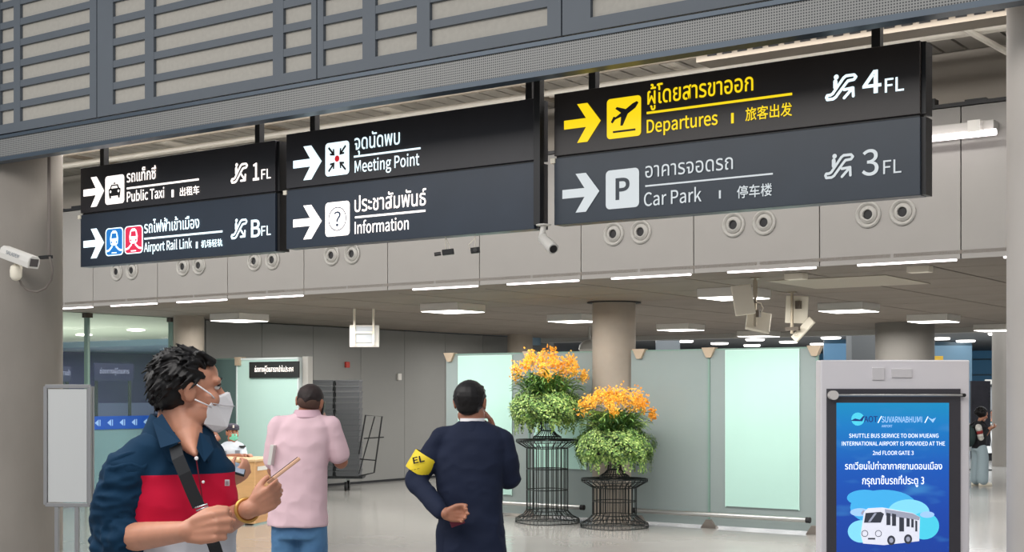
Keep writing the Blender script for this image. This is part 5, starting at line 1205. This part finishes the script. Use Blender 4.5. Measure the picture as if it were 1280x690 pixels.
for (x, y) in ((280, 566), (297, 565)): b = MB(Matrix.Translation(A(x, y, -.16)) @ Matrix.Rotation(YAW, 4, 'Z')); b.box((0, 0, 0), (.06, .02, .045)); b.build('chest_pocket', mat('pocket_grey', (130, 140, 152), rough=.7), t)
for (x, y) in ((279, 557), (303, 558)): b = MB(Matrix.Translation(A(x, y, -.05)) @ Matrix.Rotation(YAW, 4, 'Z')); b.box((0, 0, 0), (.07, .08, .02)); b.build('shoulder_board', M_dark, t)
b = MB(); [b.caps_chain([(V3(C, .54)+rt*.1*s, .09), (V3(C, .53)+rt*.13*s+f*.38, .075), (V3(C, .08)+rt*.13*s+f*.36, .06)], n=12) for s in (-1, 1)]; fuse(b, 'trousers', MATS['trousers_dark'], t, .014, 3)
shoes(t, C+f*.36, f, MATS['shoe_dark'], hip=.13)
ch = thing('chair', 'dark office chair under the seated guard', 'chair', C, YAW); Mch = hmat(C, f)
b = MB(Mch); b.box((0, -.02, .42), (.44, .44, .06)); b.build('seat', M_dark, ch, bevel=.02); b = MB(Mch); b.box((0, -.25, .72), (.42, .05, .42)); b.build('backrest', M_dark, ch, bevel=.02)
for sx in (-.19, .19):
    for sy in (-.2, .17): b = MB(Mch); b.tube([(sx, sy, 0), (sx, sy, .41)], .014, 8); b.build('leg', M_black, ch)

# ------------------------------------------------------------------ 6. woman with a backpack far right, and two people at the carousel
D = 24.2
c0 = A(1224, 600); C = V3(c0, 0); t = thing('person', 'curly haired woman in striped top and pale wide jeans, looking down at a phone', 'person', C, YAW); f = dirv(.9, .25); rt = f.cross(UV)
H = hmat(A(1228, 518), dirv(.95, .1, -.3), s=.92); b = MB(); add_head(b, H); b.caps_chain([(A(1226, 524), .045), (A(1225, 530), .055)]); loft(b, [(V3(C, .6), .12, .1), (V3(C, 1.0), .11, .08)], f)
w1 = A(1237, 535, -.1); b.caps_chain([(A(1224, 534, -.12), .04), (A(1226, 548, -.14), .036), (w1, .024)], n=12); w2 = A(1238, 536, .1); b.caps_chain([(A(1226, 534, .15), .04), (A(1229, 548, .15), .036), (w2, .024)], n=12); add_hand(b, w1, dirv(.9, .1, .3), dirv(0, 0, 1), dirv(0, 1, 0), .6, .9); add_hand(b, w2, dirv(.9, -.1, .3), dirv(0, 0, 1), dirv(0, -1, 0), .6, .9); legs(b, C, f, hip=.07, r=(.06, .045, .035), top=.66)
fuse(b, 'body', SK, t, .010, 3)
b = MB(); b.ell((0, -.03, .02), (.10, .105, .10), H); rq = random.Random(2)
for i in range(60):
    a, p_ = rq.uniform(0, 2*PI), rq.uniform(-.5, 1.5); v = Vector((math.cos(p_)*math.cos(a)*.105, math.cos(p_)*math.sin(a)*.105-.035, math.sin(p_)*.10+.02))
    if v.y < .05: b.ell(v, .026, H, n=8)
fuse(b, 'hair', HAIR, t, .010, 2); hull([(0, .11, -.01), (.06, .05, -.02), (-.06, .05, -.02), (.06, .04, -.09), (-.06, .04, -.09), (0, .09, -.11)], H, 'face_mask', M_maskw, t, .006)
b = MB(); loft(b, [(V3(C, .64), .135, .11), (V3(C, .85), .14, .115), (V3(C, 1.02), .15, .11), (V3(C, 1.08), .10, .08), (V3(C, 1.12), .06, .055)], f); fuse(b, 'top', MATS['cloth_black'], t, .012, 3)
for s, d_ in ((-1, -.13), (1, .15)):
    pa, pb_, pc = A(1223, 534, d_), A(1226, 547, d_-.01), A(1234, 538, d_*.8)
    for (u0, u1, mm, nm) in ((0, .35, M_white, 'sleeve'), (.35, .65, mat('sleeve_red', (150, 50, 50), rough=.8), 'red_stripe'), (.65, 1, M_white, 'sleeve')):
        b = MB(); b.caps_chain([(pa.lerp(pb_, u0), .055), (pa.lerp(pb_, u1), .055)], n=14); b.build(nm, mm, t, smooth='all')
    b = MB(); b.caps_chain([(pb_, .050), (pc, .038)], n=12); b.build('forearm_sleeve', MATS['cloth_black'], t, smooth='all')
b = MB(); loft(b, [(V3(C, .60), .13, .11), (V3(C, .70), .125, .105)], f); legs(b, C, f, hip=.075, r=(.095, .095, .10), top=.70, bot=.08); fuse(b, 'jeans', mat('jeans_pale', (158, 176, 184), rough=.8), t, .013, 3); shoes(t, C, f, M_cream)
bp = C-f*.19; t2 = thing('backpack', 'dark green backpack on the back of the curly haired woman', 'bag', V3(bp, .66)); b = MB(hmat(V3(bp, .86), f)); b.ell((0, 0, 0), (.14, .085, .19)); b.ell((0, -.03, -.06), (.12, .08, .11)); fuse(b, 'bag_body', mat('backpack_green', (40, 58, 58), rough=.8), t2, .012, 3)
for s in (-1, 1): b = MB(); b.tube([V3(bp, 1.0)+rt*.08*s, V3(C, 1.125)+rt*.09*s, V3(C, 1.0)+f*.12+rt*.1*s, V3(C, .75)+rt*.13*s-f*.06], .014, 6); b.build('strap', M_dark, t2, smooth='all')
b = MB(Matrix.Translation(A(1240.5, 532.5)) @ Matrix.Rotation(YAW, 4, 'Z') @ Matrix.Rotation(-.5, 4, 'Y')); b.box((0, 0, 0), (.14, .07, .01)); tag(centre(b.build('phone', M_white, bevel=.002)), 'pale phone in the hands of the curly haired woman', 'phone')
D = 34.9
for (px, mm, lb, hy) in ((1241, mat('teal_cloth', (70, 120, 130), rough=.8), 'person in teal bending by the far baggage carousel, beside the curly haired woman', 517), (1254.5, mat('maroon_cloth', (110, 50, 56), rough=.8), 'person in dark red leaning on the far baggage carousel at the right edge', 521)):
    D = 34.9 if px < 1250 else 35.9; c0 = A(px, 560); C = V3(c0, 0); t = thing('person', lb, 'person', C, YAW); f = dirv(-.5, -.8); H = hmat(A(px+1, hy), dirv(-.6, -.7, -.3), s=.95)
    b = MB(); add_head(b, H); hz = H.translation.z; b.caps_chain([(V3(H.translation, hz-.06), .05), (V3(C, hz-.16), .06)]); loft(b, [(V3(C, .4), .14, .1), (V3(C, hz-.2), .13, .08)], f)
    for s in (-1, 1): rt = f.cross(UV); b.caps_chain([(V3(C, hz-.22)+rt*.17*s, .045), (V3(C, hz-.45)+rt*.2*s+f*.08, .04), (V3(C, .93)+rt*.08*s+f*.3, .03)], n=10); add_hand(b, V3(C, .93)+rt*.08*s+f*.3, f, -UV, -rt*s, .5, .95)
    legs(b, C, f, r=(.06, .05, .04), top=.7); fuse(b, 'body', SK2, t, .012, 3)
    b = MB(); b.ell((0, -.02, .03), (.086, .095, .085), H); fuse(b, 'hair', HAIR, t, .013, 2)
    b = MB(); loft(b, [(V3(C, .6), .17, .13), (V3(C, hz-.28), .18, .12), (V3(C, hz-.17), .08, .07)], f)
    for s in (-1, 1): b.caps_chain([(V3(C, hz-.23)+rt*.17*s, .062), (V3(C, hz-.45)+rt*.2*s+f*.08, .054), (V3(C, .95)+rt*.10*s+f*.24, .042)], n=10)
    fuse(b, 'jacket', mm, t, .013, 3); b = MB(); legs(b, C, f, r=(.09, .07, .06), top=.7); fuse(b, 'trousers', MATS['trousers_dark'], t, .015, 3); shoes(t, C, f, MATS['shoe_dark'])

# ================================================================== WIRE PEDESTALS WITH FLOWERS
M_wire = mat('wire_black', (26, 32, 32), rough=.45, metal=.3)
LEAFA = [mat('ivy_light', (158, 184, 100), rough=.6), mat('ivy_mid', (108, 146, 66), rough=.6), mat('ivy_dark', (66, 100, 50), rough=.6)]
LEAFB = [mat('blade_green', (92, 132, 60), rough=.5), mat('blade_light', (144, 168, 84), rough=.5), mat('blade_dark', (56, 92, 44), rough=.5)]
FLO = [mat('petal_orange', (255, 198, 74), rough=.6), mat('petal_amber', (252, 182, 52), rough=.6), mat('petal_pale', (244, 190, 110), rough=.6)]
def planter(label, P, zrim, zbowl0, seed, rot):
    """P floor centre; zrim top plate of the pedestal"""
    rd = random.Random(seed); x, y = P.x, P.y; T = Matrix.Translation((x, y, 0)) @ Matrix.Rotation(rot, 4, 'Z')
    t = thing('wire_pedestal', label+' pedestal of black wire with wide top and foot', 'pedestal', (x, y, 0), 0, 'wire pedestals'); n = 24; wr = .0052
    def rad(a, r): return r*(1+.05*math.cos(4*a))
    def circ(r, z, w_=wr): return [(rad(2*PI*i/48, r)*math.cos(2*PI*i/48), rad(2*PI*i/48, r)*math.sin(2*PI*i/48), z) for i in range(48)]
    b = MB(T)
    for r_, z in ((.385, .008), (.385, .055), (.25, .155)): b.tube(circ(r_, z), wr*1.1, 5, loop=True)
    for i in range(n*2):
        a = 2*PI*i/(n*2); k = rad(a, 1); b.tube([(.385*k*math.cos(a), .385*k*math.sin(a), .008), (.385*k*math.cos(a), .385*k*math.sin(a), .055)], wr*.8, 4)
    for i in range(n):
        a = 2*PI*i/n; k = rad(a, 1); b.tube([(.385*k*math.cos(a), .385*k*math.sin(a), .055), (.30*k*math.cos(a), .30*k*math.sin(a), .10), (.25*k*math.cos(a), .25*k*math.sin(a), .155)], wr, 5)
    b.build('foot', M_wire, t, smooth='all')
    b = MB(T)
    for i in range(n): a = 2*PI*i/n; k = rad(a, .25); b.tube([(k*math.cos(a), k*math.sin(a), .155), (k*math.cos(a), k*math.sin(a), zrim-.105)], wr, 5)
    for i in range(8): a = 2*PI*i/8+.2; b.tube([(.17*math.cos(a), .17*math.sin(a), .05), (.17*math.cos(a), .17*math.sin(a), zrim-.05)], wr*.9, 4)
    m_ = 3 if zrim > 1 else 2
    for q_ in range(1, m_): b.tube(circ(.25, .155+(zrim-.26)*q_/m_), wr*1.1, 5, loop=True)
    b.build('shaft', M_wire, t, smooth='all')
    b = MB(T)
    for r_, z in ((.375, zrim), (.375, zrim-.03), (.25, zrim-.105)): b.tube(circ(r_, z), wr*1.2, 5, loop=True)
    for i in range(n*2): a = 2*PI*i/(n*2); k = rad(a, .375); b.tube([(k*math.cos(a), k*math.sin(a), zrim-.03), (k*math.cos(a), k*math.sin(a), zrim)], wr*.8, 4)
    for i in range(n):
        a = 2*PI*i/n; k = rad(a, 1); b.tube([(.375*k*math.cos(a), .375*k*math.sin(a), zrim-.03), (.25*k*math.cos(a), .25*k*math.sin(a), zrim-.105)], wr, 5); b.tube([(.375*k*math.cos(a), .375*k*math.sin(a), zrim), (.05*math.cos(a), .05*math.sin(a), zrim)], wr*.8, 4)
    b.build('top_plate', M_wire, t, smooth='all')
    # urn with plants: stands on the pedestal
    u = thing('flower_urn', label+' wire urn of orange orchids over trailing green creeper', 'planter', (x, y, zrim+.006), 0, 'wire urns with orange orchids')
    z0 = zrim+.010; prof = [(.175, 0), (.175, .025), (.12, .06), (.085, .10), (.075, .16), (.09, .21), (.17, .265), (.27, .31), (.34, .37), (.37, .45), (.36, .50)]
    b = MB(Matrix.Translation((x, y, z0)))
    for i in range(28): a = 2*PI*i/28; b.tube([(r_*math.cos(a), r_*math.sin(a), z) for r_, z in prof], wr*.8, 4)
    for k in (0, 1, 3, 5, 7, 9, 10):
        r_, z = prof[k]; b.tube([(r_*math.cos(2*PI*i/36), r_*math.sin(2*PI*i/36), z) for i in range(36)], wr, 4, loop=True)
    b.build('wire_bowl', M_wire, u, smooth='all')
    b = MB(Matrix.Translation((x, y, z0))); b.lathe([(.02, .26), (.12, .28), (.22, .33), (.29, .40), (.30, .50), (.1, .56), (.02, .57)], 24); b.build('soil', mat('soil_dark', (36, 40, 26), rough=.95, bump=.5), u, smooth=True)
    # trailing creeper: thousands of small round leaves
    mbs = [MB() for _ in range(3)]; ctr = Vector((x, y, z0+.355))
    def leaf(mb, p, d, s):
        a = d.orthogonal().normalized(); a = (Matrix.Rotation(rd.uniform(0, 6.28), 3, d) @ a); c_ = d.cross(a)
        mb.add([p-a*s*.5, p+c_*s*.45+d*s*.12, p+a*s*.6, p-c_*s*.45+d*s*.12], [(0, 1, 2, 3)])
    for k in range(6500):
        a = rd.uniform(0, 2*PI); v = rd.random(); ph = -0.75+1.9*v; bump = 1+.08*math.sin(a*5+seed)+.06*math.sin(a*9+ph*5)
        rr_ = (.43*math.cos(max(-.9, ph)*.85)+.02)*bump; zz = .215*math.sin(ph)*bump
        p = ctr+Vector((rr_*math.cos(a), rr_*math.sin(a), zz))+Vector((rd.gauss(0, .016), rd.gauss(0, .016), rd.gauss(0, .016)))
        d = Vector((math.cos(a), math.sin(a), .5+rd.uniform(-.6, .8))).normalized(); leaf(mbs[rd.choice((0, 0, 1, 1, 2))], p, d, rd.uniform(.022, .036))
    for k in range(90):
        a = rd.uniform(0, 2*PI); ln = rd.uniform(.06, .22); r0 = .42*(1+.07*math.sin(a*5+seed)); 
        for j in range(int(ln/.014)):
            p = ctr+Vector((r0*math.cos(a)*(1-.0*j), r0*math.sin(a), -.10-j*.014))+Vector((rd.gauss(0, .008), rd.gauss(0, .008), 0)); leaf(mbs[rd.choice((0, 0, 1, 1, 2))], p, Vector((math.cos(a), math.sin(a), rd.uniform(-.5, .6))).normalized(), rd.uniform(.018, .030))
    for mb_, m_ in zip(mbs, LEAFA): mb_.build('creeper_leaves', m_, u)['kind'] = 'stuff'
    # strap leaves of the orchids
    mbs = [MB() for _ in range(3)]
    for k in range(420):
        a = rd.uniform(0, 2*PI); r0 = rd.uniform(.0, .30); h0 = rd.uniform(.14, .36); base = ctr+Vector((r0*math.cos(a), r0*math.sin(a), h0))
        a2 = a+rd.uniform(-.9, .9); out = Vector((math.cos(a2), math.sin(a2), 0)); side = out.cross(UV); L_ = rd.uniform(.16, .30); el = rd.uniform(.6, 1.35)
        pts = []; p = base.copy()
        for j in range(6):
            pts.append(p.copy()); e_ = el-j*.32; p = p+(out*math.cos(e_)+UV*math.sin(e_))*L_/5
        wv = [.010, .013, .013, .011, .008, .001]; mb_ = mbs[rd.choice((0, 0, 1, 2))]
        mb_.add([q for j, p in enumerate(pts) for q in (p-side*wv[j]+UV*.003, p-UV*.002, p+side*wv[j]+UV*.003)], [(3*j, 3*j+1, 3*j+4, 3*j+3) for j in range(5)]+[(3*j+1, 3*j+2, 3*j+5, 3*j+4) for j in range(5)])
    for k in range(34):
        a = rd.uniform(0, 6.28); r0 = rd.uniform(0, .25); p = ctr+Vector((r0*math.cos(a), r0*math.sin(a), .1)); mbs[2].tube([p, p+Vector((rd.gauss(0, .02), rd.gauss(0, .02), .32))], .006, 5)
    for mb_, m_ in zip(mbs, LEAFB): mb_.build('strap_leaves', m_, u)['kind'] = 'stuff'
    # flower spikes, each its own part
    heads = [(-.36, .05, .53, .085), (-.27, -.10, .60, .07), (-.19, .02, .66, .08), (-.08, -.12, .57, .09), (-.06, .10, .66, .075), (.05, .02, .68, .09), (.00, -.18, .46, .05), (.10, -.1, .60, .08), (.22, -.08, .58, .10), (.30, .04, .62, .09), (.34, -.04, .55, .07), (.45, .08, .45, .05)]
    for hx, hy, hz, hr in heads:
        hx += rd.uniform(-.02, .02); hz += rd.uniform(-.05, .0); c_ = ctr+RV*hx+FV*hy+UV*hz; mb3 = MB(); mm = rd.choice((FLO[0], FLO[0], FLO[1]))
        for k in range(125):
            v = Vector((rd.gauss(0, 1), rd.gauss(0, 1), rd.gauss(0, 1))).normalized(); p = c_+Vector((rd.gauss(0, hr*.46), rd.gauss(0, hr*.46), rd.gauss(-.01, hr*.66))); s = rd.uniform(.015, .022); a = v.orthogonal().normalized(); c2_ = v.cross(a); vs = [p-v*.004]
            for j in range(10):
                an = 2*PI*j/10+k; rr_ = s if j % 2 == 0 else s*.38; vs.append(p+(a*math.cos(an)+c2_*math.sin(an))*rr_+v*.006)
            mb3.add(vs, [(0, 1+j, 1+(j+1) % 10) for j in range(10)])
        sp = mb3.build('flower_spike', mm, u); sp['kind'] = 'stuff'; b = MB(); base = ctr+RV*hx*.6+FV*hy*.6+UV*.15; b.tube([base, (base+c_)/2+UV*.02, c_], .004, 5); b.build('stem', LEAFB[1], sp)
P1 = V3(at(684, 600, D=17.35), 0); P2 = V3(at(768, 600, D=16.72), 0)
planter('taller left', P1, 1.03, 0, 11, .3)
planter('shorter right', P2, .585, 0, 23, .5)
